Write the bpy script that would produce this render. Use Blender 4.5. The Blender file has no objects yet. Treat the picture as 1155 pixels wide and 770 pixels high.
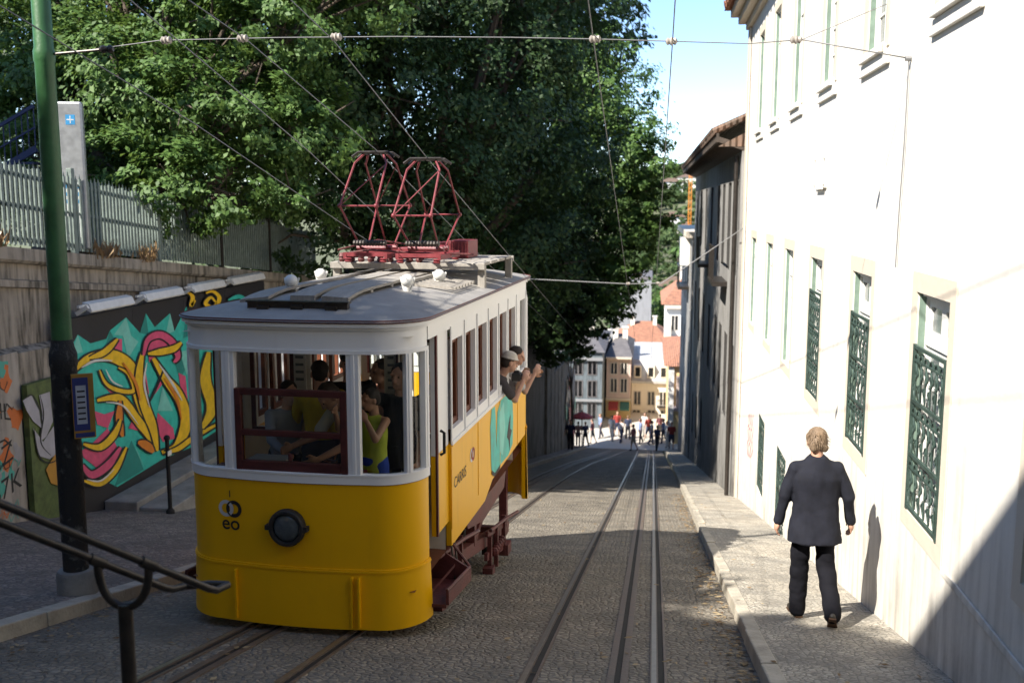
import bpy, bmesh, math, random
import numpy as np
from mathutils import Vector, Matrix, noise as mnoise
R = math.radians
scene = bpy.context.scene
COL = scene.collection
random.seed(7)
# ------------------------------------------------------------------ camera model (used to size things from the survey)
F_, CX_, CY_, HZ_, VX_ = 1123., 577.5, 385., 230., 734.
PITCH = math.atan((CY_-HZ_)/F_)
YAW = math.atan((VX_-CX_)/(F_/math.cos(PITCH)))
S = 0.2184      # fall of the street per metre
H = 1.9         # eye height over the setts
def ray(u, v):
    x = (u-CX_)/F_; y = (v-CY_)/F_
    fw = math.cos(PITCH)-math.sin(PITCH)*y; dn = math.sin(PITCH)+math.cos(PITCH)*y
    return Vector((x*math.cos(YAW)-fw*math.sin(YAW), fw*math.cos(YAW)+x*math.sin(YAW), -dn))
def atY(u, v, Y): r = ray(u, v); return r*(Y/r.y)
def atX(u, v, X): r = ray(u, v); return r*(X/r.x)
def gz(Y, off=0.): return -H-S*Y+off
# ------------------------------------------------------------------ mesh builder
class MB:
    def __init__(s): s.v = []; s.f = []; s.m = []
    def add(s, vs, fs, mi=0):
        b = len(s.v); s.v += [tuple(p) for p in vs]
        for f in fs: s.f.append(tuple(i+b for i in f)); s.m.append(mi)
    def box(s, x0, x1, y0, y1, z0, z1, mi=0):
        s.add([(x0,y0,z0),(x1,y0,z0),(x1,y1,z0),(x0,y1,z0),(x0,y0,z1),(x1,y0,z1),(x1,y1,z1),(x0,y1,z1)],
              [(0,3,2,1),(4,5,6,7),(0,1,5,4),(1,2,6,5),(2,3,7,6),(3,0,4,7)], mi)
    def obox(s, c, ax, ay, az, mi=0):
        c = Vector(c); ax = Vector(ax); ay = Vector(ay); az = Vector(az)
        s.add([c-ax-ay-az, c+ax-ay-az, c+ax+ay-az, c-ax+ay-az, c-ax-ay+az, c+ax-ay+az, c+ax+ay+az, c-ax+ay+az],
              [(0,3,2,1),(4,5,6,7),(0,1,5,4),(1,2,6,5),(2,3,7,6),(3,0,4,7)], mi)
    def bar(s, p, q, w, h, mi=0, up=(0,0,1)):
        p = Vector(p); q = Vector(q); d = (q-p); L = d.length; d.normalize()
        sd = d.cross(Vector(up))
        if sd.length < 1e-4: sd = d.cross(Vector((1,0,0)))
        sd.normalize(); u = sd.cross(d)
        s.obox((p+q)/2, d*L/2, sd*w/2, u*h/2, mi)
    def tube(s, pts, r, n=8, mi=0, caps=True):
        pts = [Vector(p) for p in pts]; k = len(pts)
        rs = r if isinstance(r, (list, tuple)) else [r]*k
        b = len(s.v); prev = None
        for i, p in enumerate(pts):
            d = (pts[min(i+1,k-1)]-pts[max(i-1,0)]).normalized()
            if prev is None:
                a = d.orthogonal().normalized()
            else:
                a = (prev-d*prev.dot(d))
                a = a.normalized() if a.length > 1e-6 else d.orthogonal().normalized()
            prev = a; c = d.cross(a)
            for j in range(n):
                t = 2*math.pi*j/n
                s.v.append(tuple(p+(a*math.cos(t)+c*math.sin(t))*rs[i]))
        for i in range(k-1):
            for j in range(n):
                j2 = (j+1) % n
                s.f.append((b+i*n+j, b+i*n+j2, b+(i+1)*n+j2, b+(i+1)*n+j)); s.m.append(mi)
        if caps:
            s.f.append(tuple(b+j for j in reversed(range(n)))); s.m.append(mi)
            s.f.append(tuple(b+(k-1)*n+j for j in range(n))); s.m.append(mi)
    def rings(s, rings, mi=0, cap=True, closed=True):
        n = len(rings[0]); b = len(s.v)
        for rg in rings: s.v += [tuple(p) for p in rg]
        for i in range(len(rings)-1):
            for j in range(n if closed else n-1):
                j2 = (j+1) % n
                s.f.append((b+i*n+j, b+i*n+j2, b+(i+1)*n+j2, b+(i+1)*n+j)); s.m.append(mi)
        if cap:
            s.f.append(tuple(b+j for j in reversed(range(n)))); s.m.append(mi)
            s.f.append(tuple(b+(len(rings)-1)*n+j for j in range(n))); s.m.append(mi)
    def lathe(s, c, axis, prof, n=20, mi=0):
        c = Vector(c); d = Vector(axis).normalized(); a = d.orthogonal().normalized(); e = d.cross(a)
        s.rings([[c+d*h+(a*math.cos(2*math.pi*j/n)+e*math.sin(2*math.pi*j/n))*max(r,1e-4) for j in range(n)] for r, h in prof], mi)
    def ell(s, c, r, mi=0, rot=None, nu=14, nv=9):
        c = Vector(c); rs = []
        for i in range(nv+1):
            t = -math.pi/2+math.pi*i/nv; ct = max(math.cos(t), 1e-3)
            rg = []
            for j in range(nu):
                p = Vector((r[0]*ct*math.cos(2*math.pi*j/nu), r[1]*ct*math.sin(2*math.pi*j/nu), r[2]*math.sin(t)))
                if rot is not None: p = rot @ p
                rg.append(c+p)
            rs.append(rg)
        s.rings(rs, mi)
    def cap_(s, p, q, r0, r1, n=12, mi=0):        # capsule with tapered radius
        p = Vector(p); q = Vector(q); d = q-p; L = max(d.length, 1e-4); d = d/L
        pts = []; rs = []
        for a in (-80, -50, -20): pts.append(p+d*r0*math.sin(R(a))); rs.append(r0*math.cos(R(a)))
        for a in (20, 50, 80): pts.append(q+d*r1*math.sin(R(a))); rs.append(r1*math.cos(R(a)))
        s.tube(pts, rs, n, mi)
    def poly(s, pts, ext=None, mi=0):
        n = len(pts)
        if ext is None: s.add(pts, [tuple(range(n))], mi); return
        e = Vector(ext); q = [Vector(p)+e for p in pts]
        s.add(list(pts)+q, [tuple(reversed(range(n))), tuple(range(n, 2*n))]+[(i, (i+1) % n, n+(i+1) % n, n+i) for i in range(n)], mi)
    def wall(s, P, U, V, u0, u1, v0, v1, holes, N, depth, mi=0, rmi=None):
        # rectangular wall in the plane P+u*U+v*V with real openings; reveals go along N*depth
        P = Vector(P); U = Vector(U); V = Vector(V); N = Vector(N)
        us = sorted(set([u0, u1]+[h[0] for h in holes]+[h[1] for h in holes]))
        vs = sorted(set([v0, v1]+[h[2] for h in holes]+[h[3] for h in holes]))
        us = [x for x in us if u0 <= x <= u1]; vs = [x for x in vs if v0 <= x <= v1]
        pt = lambda a, b, n=0: P+U*a+V*b+N*n
        for i in range(len(us)-1):
            for j in range(len(vs)-1):
                cu = (us[i]+us[i+1])/2; cv = (vs[j]+vs[j+1])/2
                if any(h[0] < cu < h[1] and h[2] < cv < h[3] for h in holes): continue
                s.add([pt(us[i], vs[j]), pt(us[i+1], vs[j]), pt(us[i+1], vs[j+1]), pt(us[i], vs[j+1])], [(0,1,2,3)], mi)
        k = mi if rmi is None else rmi
        for a, b, c, d in holes:
            cs = [(a,c),(b,c),(b,d),(a,d)]
            for q in range(4):
                p0 = cs[q]; p1 = cs[(q+1) % 4]
                s.add([pt(*p0), pt(*p1), pt(p1[0],p1[1],depth), pt(p0[0],p0[1],depth)], [(0,1,2,3)], k)
    def build(s, name, mats, parent=None, org=(0,0,0), smooth=None, bevel=0, fixn=False):
        me = bpy.data.meshes.new(name)
        o3 = Vector(org)
        me.from_pydata([tuple(Vector(p)-o3) for p in s.v], [], s.f)
        if not isinstance(mats, (list, tuple)): mats = [mats]
        for m in mats: me.materials.append(m)
        if len(mats) > 1: me.polygons.foreach_set('material_index', s.m)
        if fixn:
            bm = bmesh.new(); bm.from_mesh(me); bmesh.ops.recalc_face_normals(bm, faces=bm.faces); bm.to_mesh(me); bm.free()
        if smooth is not None:
            me.polygons.foreach_set('use_smooth', [True]*len(me.polygons))
            if smooth < 180: me.set_sharp_from_angle(angle=R(smooth))
        me.update()
        o = bpy.data.objects.new(name, me); COL.objects.link(o)
        if parent is not None: o.parent = parent
        if bevel:
            b = o.modifiers.new('bevel', 'BEVEL'); b.width = bevel; b.segments = 2; b.limit_method = 'ANGLE'; b.angle_limit = R(40)
        return o
def tag(o, label=None, cat=None, group=None, kind=None):
    if label: o['label'] = label
    if cat: o['category'] = cat
    if group: o['group'] = group
    if kind: o['kind'] = kind
    return o
def thing(name, label, cat, loc=(0,0,0), rotz=0, group=None):
    o = bpy.data.objects.new(name, None); COL.objects.link(o)
    o.location = loc; o.rotation_euler = (0,0,rotz); o.empty_display_size = .2
    return tag(o, label, cat, group)
def copy_tree(o, parent=None):
    c = o.copy(); COL.objects.link(c); c.parent = parent
    for ch in list(o.children): copy_tree(ch, c)
    return c
def blob(mb, name, m, parent=None, vox=.012, smooth=4, wrinkle=0, wscale=(9,9,4), seed=0, cut=None):
    me = bpy.data.meshes.new('tmp'); me.from_pydata(mb.v, [], mb.f)
    bm = bmesh.new(); bm.from_mesh(me); bmesh.ops.recalc_face_normals(bm, faces=bm.faces); bm.to_mesh(me); bm.free()
    o = bpy.data.objects.new('tmp', me); COL.objects.link(o)
    r = o.modifiers.new('r', 'REMESH'); r.mode = 'VOXEL'; r.voxel_size = vox
    k = o.modifiers.new('s', 'SMOOTH'); k.iterations = smooth; k.factor = .5
    dg = bpy.context.evaluated_depsgraph_get()
    me2 = bpy.data.meshes.new_from_object(o.evaluated_get(dg))
    bpy.data.objects.remove(o); bpy.data.meshes.remove(me)
    if wrinkle:
        off = Vector((seed*3.1, seed*1.7, seed*.9))
        for v in me2.vertices:
            p = Vector((v.co.x*wscale[0], v.co.y*wscale[1], v.co.z*wscale[2]+v.co.x*2))+off
            v.co = v.co + v.normal*wrinkle*(mnoise.noise(p)+.5*mnoise.noise(p*2.3))
        bm = bmesh.new(); bm.from_mesh(me2)
        for _ in range(4): bmesh.ops.smooth_vert(bm, verts=bm.verts, factor=.5, use_axis_x=True, use_axis_y=True, use_axis_z=True)
        bm.to_mesh(me2); bm.free()
    me2.name = name
    me2.materials.clear(); me2.materials.append(m)
    me2.polygons.foreach_set('use_smooth', [True]*len(me2.polygons)); me2.update()
    ob = bpy.data.objects.new(name, me2); COL.objects.link(ob)
    if parent is not None: ob.parent = parent
    return ob
def text_mb(txt, size, mapf, mi=0, mb=None, ext=.0, bold=0.):
    c = bpy.data.curves.new('t', 'FONT'); c.body = txt; c.size = size; c.offset = bold; c.align_x = 'CENTER'; c.resolution_u = 4
    o = bpy.data.objects.new('t', c); COL.objects.link(o)
    me = bpy.data.meshes.new_from_object(o.evaluated_get(bpy.context.evaluated_depsgraph_get()))
    mb = mb or MB()
    mb.add([mapf(v.co.x, v.co.y) for v in me.vertices], [tuple(p.vertices) for p in me.polygons], mi)
    bpy.data.objects.remove(o); bpy.data.curves.remove(c); bpy.data.meshes.remove(me)
    return mb
# ------------------------------------------------------------------ materials
MATS = {}
def nt(name):
    m = bpy.data.materials.new(name); m.use_nodes = True
    t = m.node_tree; b = t.nodes['Principled BSDF']; return m, t, b
def N(t, typ, **kw):
    n = t.nodes.new(typ)
    for k, v in kw.items(): setattr(n, k, v)
    return n
def ramp(t, stops):
    r = N(t, 'ShaderNodeValToRGB'); e = r.color_ramp.elements
    while len(e) < len(stops): e.new(.5)
    for i, (p, c) in enumerate(stops): e[i].position = p; e[i].color = (*c, 1) if len(c) == 3 else c
    return r
def mul(c, k): return tuple(max(0, min(1, x*k)) for x in c)
def mat(name, c, rough=.6, var=.15, scale=6., metal=0., bump=0., bscale=40., spec=.5, c2=None, stretch=None, detail=5.):
    """plain surface: two tones mixed by object-space noise, roughness variation and a little bump"""
    m, t, b = nt(name); L = t.links
    tc = N(t, 'ShaderNodeTexCoord'); mp = N(t, 'ShaderNodeMapping'); L.new(tc.outputs['Object'], mp.inputs[0])
    if stretch: mp.inputs['Scale'].default_value = stretch
    n = N(t, 'ShaderNodeTexNoise'); n.inputs['Scale'].default_value = scale; n.inputs['Detail'].default_value = detail; n.inputs['Roughness'].default_value = .62
    L.new(mp.outputs[0], n.inputs['Vector'])
    r = ramp(t, [(.3, c2 if c2 else mul(c, 1-var)), (.7, mul(c, 1+var*.6) if not c2 else c)])
    L.new(n.outputs['Fac'], r.inputs[0]); L.new(r.outputs[0], b.inputs['Base Color'])
    b.inputs['Roughness'].default_value = rough; b.inputs['Metallic'].default_value = metal
    b.inputs['Specular IOR Level'].default_value = spec
    rr = N(t, 'ShaderNodeMapRange'); rr.inputs[3].default_value = max(.05, rough-.12); rr.inputs[4].default_value = min(1, rough+.12)
    L.new(n.outputs['Fac'], rr.inputs[0]); L.new(rr.outputs[0], b.inputs['Roughness'])
    if bump:
        n2 = N(t, 'ShaderNodeTexNoise'); n2.inputs['Scale'].default_value = bscale; n2.inputs['Detail'].default_value = 4
        L.new(mp.outputs[0], n2.inputs['Vector'])
        bp = N(t, 'ShaderNodeBump'); bp.inputs['Strength'].default_value = bump; bp.inputs['Distance'].default_value = .02
        L.new(n2.outputs['Fac'], bp.inputs['Height']); L.new(bp.outputs[0], b.inputs['Normal'])
    MATS[name] = m; return m
def cobble(name, c, cj, sc=9., var=.35, bump=.6, dust=(.36,.31,.24), dust_amt=.35, rough=.75, yscale=1.):
    m, t, b = nt(name); L = t.links
    tc = N(t, 'ShaderNodeTexCoord'); mp = N(t, 'ShaderNodeMapping'); mp.inputs['Scale'].default_value = (1, yscale, .01)
    L.new(tc.outputs['Object'], mp.inputs[0])
    dn = N(t, 'ShaderNodeTexNoise'); dn.inputs['Scale'].default_value = 3; L.new(mp.outputs[0], dn.inputs['Vector'])
    mx = N(t, 'ShaderNodeMixRGB', blend_type='ADD'); mx.inputs[0].default_value = .06; L.new(mp.outputs[0], mx.inputs[1]); L.new(dn.outputs['Color'], mx.inputs[2])
    v1 = N(t, 'ShaderNodeTexVoronoi', feature='DISTANCE_TO_EDGE'); v1.inputs['Scale'].default_value = sc; v1.inputs['Randomness'].default_value = .75
    v2 = N(t, 'ShaderNodeTexVoronoi', feature='F1'); v2.inputs['Scale'].default_value = sc; v2.inputs['Randomness'].default_value = .75
    L.new(mx.outputs[0], v1.inputs['Vector']); L.new(mx.outputs[0], v2.inputs['Vector'])
    sep = N(t, 'ShaderNodeSeparateColor'); L.new(v2.outputs['Color'], sep.inputs[0])
    r1 = ramp(t, [(0, mul(c, 1-var)), (1, mul(c, 1+var))]); L.new(sep.outputs[0], r1.inputs[0])
    big = N(t, 'ShaderNodeTexNoise'); big.inputs['Scale'].default_value = .9; big.inputs['Detail'].default_value = 7; big.inputs['Roughness'].default_value = .65
    L.new(tc.outputs['Object'], big.inputs['Vector'])
    rb = ramp(t, [(.42, (0,0,0)), (.68, (1,1,1))]); L.new(big.outputs['Fac'], rb.inputs[0])
    md = N(t, 'ShaderNodeMath', operation='MULTIPLY'); md.inputs[1].default_value = dust_amt; L.new(rb.outputs[0], md.inputs[0])
    m1 = N(t, 'ShaderNodeMixRGB'); L.new(md.outputs[0], m1.inputs[0]); L.new(r1.outputs[0], m1.inputs[1]); m1.inputs[2].default_value = (*dust, 1)
    st = N(t, 'ShaderNodeTexNoise'); st.inputs['Scale'].default_value = 2.2; st.inputs['Detail'].default_value = 6; L.new(tc.outputs['Object'], st.inputs['Vector'])
    rs = ramp(t, [(.35, (.55,.55,.56)), (.6, (1.08,1.06,1.03))]); L.new(st.outputs['Fac'], rs.inputs[0])
    m3 = N(t, 'ShaderNodeMixRGB', blend_type='MULTIPLY'); m3.inputs[0].default_value = .8; L.new(m1.outputs[0], m3.inputs[1]); L.new(rs.outputs[0], m3.inputs[2])
    rj = ramp(t, [(.02, (0,0,0)), (.11, (1,1,1))]); L.new(v1.outputs['Distance'], rj.inputs[0])
    m2 = N(t, 'ShaderNodeMixRGB'); L.new(rj.outputs[0], m2.inputs[0]); m2.inputs[1].default_value = (*cj, 1); L.new(m3.outputs[0], m2.inputs[2])
    L.new(m2.outputs[0], b.inputs['Base Color']); b.inputs['Roughness'].default_value = rough
    b.inputs['Specular IOR Level'].default_value = .35
    fine = N(t, 'ShaderNodeTexNoise'); fine.inputs['Scale'].default_value = 55; L.new(tc.outputs['Object'], fine.inputs['Vector'])
    rh = ramp(t, [(0, (0,0,0)), (.25, (1,1,1))]); L.new(v1.outputs['Distance'], rh.inputs[0])
    ah = N(t, 'ShaderNodeMath', operation='ADD'); L.new(rh.outputs[0], ah.inputs[0])
    fm = N(t, 'ShaderNodeMath', operation='MULTIPLY'); fm.inputs[1].default_value = .35; L.new(fine.outputs['Fac'], fm.inputs[0]); L.new(fm.outputs[0], ah.inputs[1])
    hm = N(t, 'ShaderNodeMath', operation='MULTIPLY_ADD'); hm.inputs[1].default_value = .9; L.new(sep.outputs[1], hm.inputs[0]); L.new(ah.outputs[0], hm.inputs[2])
    bp = N(t, 'ShaderNodeBump'); bp.inputs['Strength'].default_value = bump; bp.inputs['Distance'].default_value = .02
    L.new(hm.outputs[0], bp.inputs['Height']); L.new(bp.outputs[0], b.inputs['Normal'])
    MATS[name] = m; return m
def plaster(name, c, stain=(.45,.42,.36), amt=.5, low=None, rough=.85, bump=.25, sc=1.2, th=0.):
    """wall render with vertical run marks; low=(z, height) adds rising damp at the foot following a sloped street"""
    m, t, b = nt(name); L = t.links
    tc = N(t, 'ShaderNodeTexCoord'); mp = N(t, 'ShaderNodeMapping'); mp.inputs['Scale'].default_value = (6, 6, .7); L.new(tc.outputs['Object'], mp.inputs[0])
    n1 = N(t, 'ShaderNodeTexNoise'); n1.inputs['Scale'].default_value = sc; n1.inputs['Detail'].default_value = 7; L.new(mp.outputs[0], n1.inputs['Vector'])
    n2 = N(t, 'ShaderNodeTexNoise'); n2.inputs['Scale'].default_value = .8; n2.inputs['Detail'].default_value = 8; n2.inputs['Roughness'].default_value = .68; L.new(tc.outputs['Object'], n2.inputs['Vector'])
    r1 = ramp(t, [(.52-th, (0,0,0)), (.75-th, (1,1,1))]); L.new(n1.outputs['Fac'], r1.inputs[0])
    r2 = ramp(t, [(.45-th, (0,0,0)), (.7-th, (1,1,1))]); L.new(n2.outputs['Fac'], r2.inputs[0])
    ml = N(t, 'ShaderNodeMath', operation='MULTIPLY'); L.new(r1.outputs[0], ml.inputs[0]); L.new(r2.outputs[0], ml.inputs[1])
    fac = N(t, 'ShaderNodeMath', operation='MULTIPLY'); fac.inputs[1].default_value = amt; L.new(ml.outputs[0], fac.inputs[0]); out = fac
    if low:
        sx = N(t, 'ShaderNodeSeparateXYZ'); L.new(tc.outputs['Object'], sx.inputs[0])
        g = N(t, 'ShaderNodeMath', operation='MULTIPLY_ADD'); g.inputs[1].default_value = S; L.new(sx.outputs[1], g.inputs[0]); L.new(sx.outputs[2], g.inputs[2])   # z + S*y
        mr = N(t, 'ShaderNodeMapRange'); mr.inputs[1].default_value = low[0]+low[1]; mr.inputs[2].default_value = low[0]; L.new(g.outputs[0], mr.inputs[0])
        n3 = N(t, 'ShaderNodeMath', operation='MULTIPLY_ADD'); n3.inputs[1].default_value = 3.4; n3.inputs[2].default_value = -1.15; nm = N(t, 'ShaderNodeMixRGB'); nm.inputs[0].default_value = .45; L.new(n1.outputs['Fac'], nm.inputs[1]); L.new(n2.outputs['Fac'], nm.inputs[2]); n3.use_clamp = True; L.new(nm.outputs[0], n3.inputs[0])
        k = N(t, 'ShaderNodeMath', operation='MULTIPLY'); L.new(mr.outputs[0], k.inputs[0]); L.new(n3.outputs[0], k.inputs[1])
        a = N(t, 'ShaderNodeMath', operation='ADD', use_clamp=True); L.new(k.outputs[0], a.inputs[0]); L.new(fac.outputs[0], a.inputs[1]); out = a
    mx = N(t, 'ShaderNodeMixRGB'); L.new(out.outputs[0], mx.inputs[0]); mx.inputs[1].default_value = (*c, 1); mx.inputs[2].default_value = (*stain, 1)
    L.new(mx.outputs[0], b.inputs['Base Color']); b.inputs['Roughness'].default_value = rough; b.inputs['Specular IOR Level'].default_value = .25
    n4 = N(t, 'ShaderNodeTexNoise'); n4.inputs['Scale'].default_value = 9; n4.inputs['Detail'].default_value = 9; L.new(tc.outputs['Object'], n4.inputs['Vector'])
    bp = N(t, 'ShaderNodeBump'); bp.inputs['Strength'].default_value = bump; bp.inputs['Distance'].default_value = .02
    L.new(n4.outputs['Fac'], bp.inputs['Height']); L.new(bp.outputs[0], b.inputs['Normal'])
    MATS[name] = m; return m
def leafmat(name, c1, c2, trans=.3, rough=.42):
    m, t, b = nt(name); L = t.links
    g = N(t, 'ShaderNodeNewGeometry'); r = ramp(t, [(0, c1), (.6, tuple((a+d)/2 for a, d in zip(c1, c2))), (1, c2)])
    L.new(g.outputs['Random Per Island'], r.inputs[0]); L.new(r.outputs[0], b.inputs['Base Color'])
    b.inputs['Roughness'].default_value = rough; b.inputs['Specular IOR Level'].default_value = .45
    tr = N(t, 'ShaderNodeBsdfTranslucent'); hs = N(t, 'ShaderNodeHueSaturation'); hs.inputs['Value'].default_value = 1.5; hs.inputs['Hue'].default_value = .48
    L.new(r.outputs[0], hs.inputs['Color']); L.new(hs.outputs[0], tr.inputs['Color'])
    mx = N(t, 'ShaderNodeMixShader'); mx.inputs[0].default_value = trans
    L.new(b.outputs[0], mx.inputs[1]); L.new(tr.outputs[0], mx.inputs[2]); L.new(mx.outputs[0], t.nodes['Material Output'].inputs[0])
    MATS[name] = m; return m
def glassmat(name, tint=(.9,.95,.93), refl=.9):
    m, t, b = nt(name); L = t.links
    t.nodes.remove(b)
    tr = N(t, 'ShaderNodeBsdfTransparent'); tr.inputs[0].default_value = (*tint, 1)
    gl = N(t, 'ShaderNodeBsdfGlossy'); gl.inputs['Roughness'].default_value = .03; gl.inputs['Color'].default_value = (refl,)*3+(1,)
    fr = N(t, 'ShaderNodeFresnel'); fr.inputs[0].default_value = 1.5
    mx = N(t, 'ShaderNodeMixShader'); L.new(fr.outputs[0], mx.inputs[0]); L.new(tr.outputs[0], mx.inputs[1]); L.new(gl.outputs[0], mx.inputs[2])
    L.new(mx.outputs[0], t.nodes['Material Output'].inputs[0]); MATS[name] = m; return m
def tiles(name, c1, c2):
    m, t, b = nt(name); L = t.links
    tc = N(t, 'ShaderNodeTexCoord'); w = N(t, 'ShaderNodeTexWave'); w.inputs['Scale'].default_value = 2.2; w.inputs['Distortion'].default_value = 1.5; L.new(tc.outputs['Object'], w.inputs['Vector'])
    n = N(t, 'ShaderNodeTexNoise'); n.inputs['Scale'].default_value = 3; n.inputs['Detail'].default_value = 6; L.new(tc.outputs['Object'], n.inputs['Vector'])
    r = ramp(t, [(.35, c2), (.65, c1)]); L.new(n.outputs['Fac'], r.inputs[0]); L.new(r.outputs[0], b.inputs['Base Color'])
    bp = N(t, 'ShaderNodeBump'); bp.inputs['Strength'].default_value = .8; bp.inputs['Distance'].default_value = .06; L.new(w.outputs['Fac'], bp.inputs['Height']); L.new(bp.outputs[0], b.inputs['Normal'])
    b.inputs['Roughness'].default_value = .85; MATS[name] = m; return m
M_setts = cobble('road_setts', (.22,.195,.157), (.15,.131,.105), sc=15.5, var=.24, dust=(.29,.262,.215), dust_amt=.7, bump=.85)
M_paving = cobble('calcada_paving', (.4,.37,.315), (.2,.185,.155), sc=19., var=.2, dust=(.48,.42,.33), dust_amt=.6, bump=.45)
M_plaza = cobble('plaza_paving', (.25,.21,.18), (.125,.107,.093), sc=16., var=.35, dust=(.27,.22,.19), dust_amt=.5, bump=.6)
M_kerb = mat('kerb_stone', (.4,.36,.29), .8, .3, 4, bump=.5, bscale=30)
M_steel = mat('rail_steel', (.16,.12,.095), .5, .35, 12, metal=.35, bump=.2)
M_shine = mat('rail_top', (.34,.3,.26), .38, .3, 14, metal=.8)
M_black = mat('black_void', (.012,.011,.01), .8, .3)
M_white = plaster('white_render', (.77,.735,.66), (.38,.35,.3), .4, low=(-.35,2.3), th=.05)
M_cream = plaster('cream_stone', (.6,.53,.43), (.5,.43,.33), .4)
M_oldwall = plaster('old_facade', (.3,.29,.275), (.1,.095,.085), .9, low=(0,2.5), th=.08)
M_conc = plaster('weathered_concrete', (.34,.3,.25), (.075,.068,.055), .95, bump=.9, sc=1.6, th=.13)
M_conc2 = mat('ledge_concrete', (.25,.24,.22), .85, .35, 3, bump=.4)
M_green = mat('green_paint', (.035,.12,.04), .45, .3, 5, bump=.1)
M_dgreen = mat('dark_green_iron', (.042,.07,.058), .5, .3, 9, bump=.1)
M_wgreen = mat('green_window_wood', (.17,.24,.19), .6, .25, 8)
M_wframe = mat('white_window_wood', (.75,.74,.69), .55, .12, 6)
M_glassdark = mat('dark_pane', (.02,.023,.025), .12, .3, 3, spec=.7)
M_yel = plaster('tram_yellow', (.86,.45,.003), (.4,.2,.02), .3, rough=.38, bump=.035, sc=1.6)
M_twhite = plaster('tram_white', (.8,.79,.78), (.5,.47,.43), .3, rough=.42, bump=.03, sc=1.6)
M_roof = mat('tram_roof_grey', (.27,.255,.235), .6, .2, 5, bump=.12, bscale=14)
M_board = mat('roof_board_wood', (.3,.275,.24), .75, .25, 5, bump=.2, stretch=(6,1,1))
M_wine = mat('wine_red_paint', (.12,.03,.028), .55, .4, 7, bump=.25)
M_red = mat('panto_red', (.2,.03,.036), .5, .35, 10, bump=.1)
M_sash = mat('sash_mahogany', (.075,.015,.014), .4, .35, 5, stretch=(1,1,4))
M_wood = mat('interior_wood', (.16,.05,.022), .45, .35, 4, stretch=(6,6,1))
M_inner = mat('interior_cream', (.74,.7,.62), .6, .12)
M_rubber = mat('rubber_black', (.02,.018,.018), .6, .3)
M_palepane = mat('pale_pane', (.13,.15,.15), .15, .3, 3, spec=.6)
M_glass = glassmat('clear_pane')
M_lens = mat('lamp_lens', (.06,.075,.085), .1, .25, 20, spec=.9)
M_globe = mat('globe_white', (.7,.69,.65), .35, .1)
M_gun = mat('dark_bronze', (.05,.042,.036), .42, .3, 15, metal=.5, bump=.1)
M_metal = mat('grey_metal', (.42,.43,.43), .4, .15, 8, metal=.6)
M_wire = mat('wire_grey', (.2,.2,.2), .5, .1)
M_insul = mat('insulator', (.36,.32,.28), .5, .2)
M_bark = mat('bark', (.1,.075,.055), .9, .4, 5, bump=.9, bscale=12, stretch=(3,3,.6))
M_soil = mat('garden_earth', (.16,.12,.08), .95, .4, 2, bump=.6)
M_blackboard = mat('black_board_paint', (.022,.02,.022), .6, .3, 4)
M_lampw = mat('lamp_housing_white', (.72,.71,.68), .45, .12, 6)
M_fence = mat('pale_fence_paint', (.2,.245,.215), .55, .3, 7, bump=.1)
M_tile = tiles('roof_tiles', (.42,.19,.11), (.27,.13,.08))
M_tile2 = tiles('old_roof_tiles', (.2,.12,.08), (.11,.085,.065))
M_skin = mat('skin', (.52,.29,.2), .5, .12, 9, spec=.35)
M_skin2 = mat('tan_skin', (.36,.19,.12), .5, .12, 9, spec=.35)
def flat(name, c, rough=.6, var=.14): return MATS.get(name) or mat(name, c, rough, var, 7, bump=.05, spec=.12 if rough > .8 else .5)
# ------------------------------------------------------------------ setting: road, pavements, lower square, terrain
YE = 64.0                                   # foot of the steep street
def sheet(name, x0, x1, y0, y1, off, m, nx=4, ny=40, kind='structure'):
    b = MB()
    xs = [x0+(x1-x0)*i/nx for i in range(nx+1)]; ys = [y0+(y1-y0)*j/ny for j in range(ny+1)]
    b.add([(x, y, gz(y, off)) for y in ys for x in xs],
          [(j*(nx+1)+i, j*(nx+1)+i+1, (j+1)*(nx+1)+i+1, (j+1)*(nx+1)+i) for j in range(ny) for i in range(nx)])
    return tag(b.build(name, m), kind=kind)
sheet('road', -5.0, 1.0, -12, YE, 0, M_setts)
# right pavement + kerb (drop at the kerb is a real face)
KX = .86
def kerb_x(y): return KX+.006*(y-9)
b = MB(); ys = [-12+.5*i for i in range(int((YE+12)/.5)+1)]
b.rings([[(kerb_x(y)+.13, y, gz(y,.12)), (3.2, y, gz(y,.125))] for y in ys], cap=False, closed=False)
tag(b.build('pavement', M_paving, fixn=True), kind='structure')
b = MB(); y = -12.
while y < YE:
    L = random.uniform(.75, 1.25); y1 = min(y+L, YE); j = random.uniform(-.005, .005); q = random.uniform(-.008, .012)
    x = kerb_x(y)+j
    b.add([(x,y+.006,gz(y,-.2)),(x+.13,y+.006,gz(y,-.2)),(x+.13,y1-.006,gz(y1,-.2)),(x,y1-.006,gz(y1,-.2)),
           (x+.012,y+.006,gz(y,.125+q)),(x+.135,y+.006,gz(y,.13+q)),(x+.135,y1-.006,gz(y1,.13+q)),(x+.012,y1-.006,gz(y1,.125+q))],
          [(0,3,2,1),(4,5,6,7),(0,1,5,4),(1,2,6,5),(2,3,7,6),(3,0,4,7)])
    y = y1
tag(b.build('kerb', M_kerb, bevel=.012), kind='structure')
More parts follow.
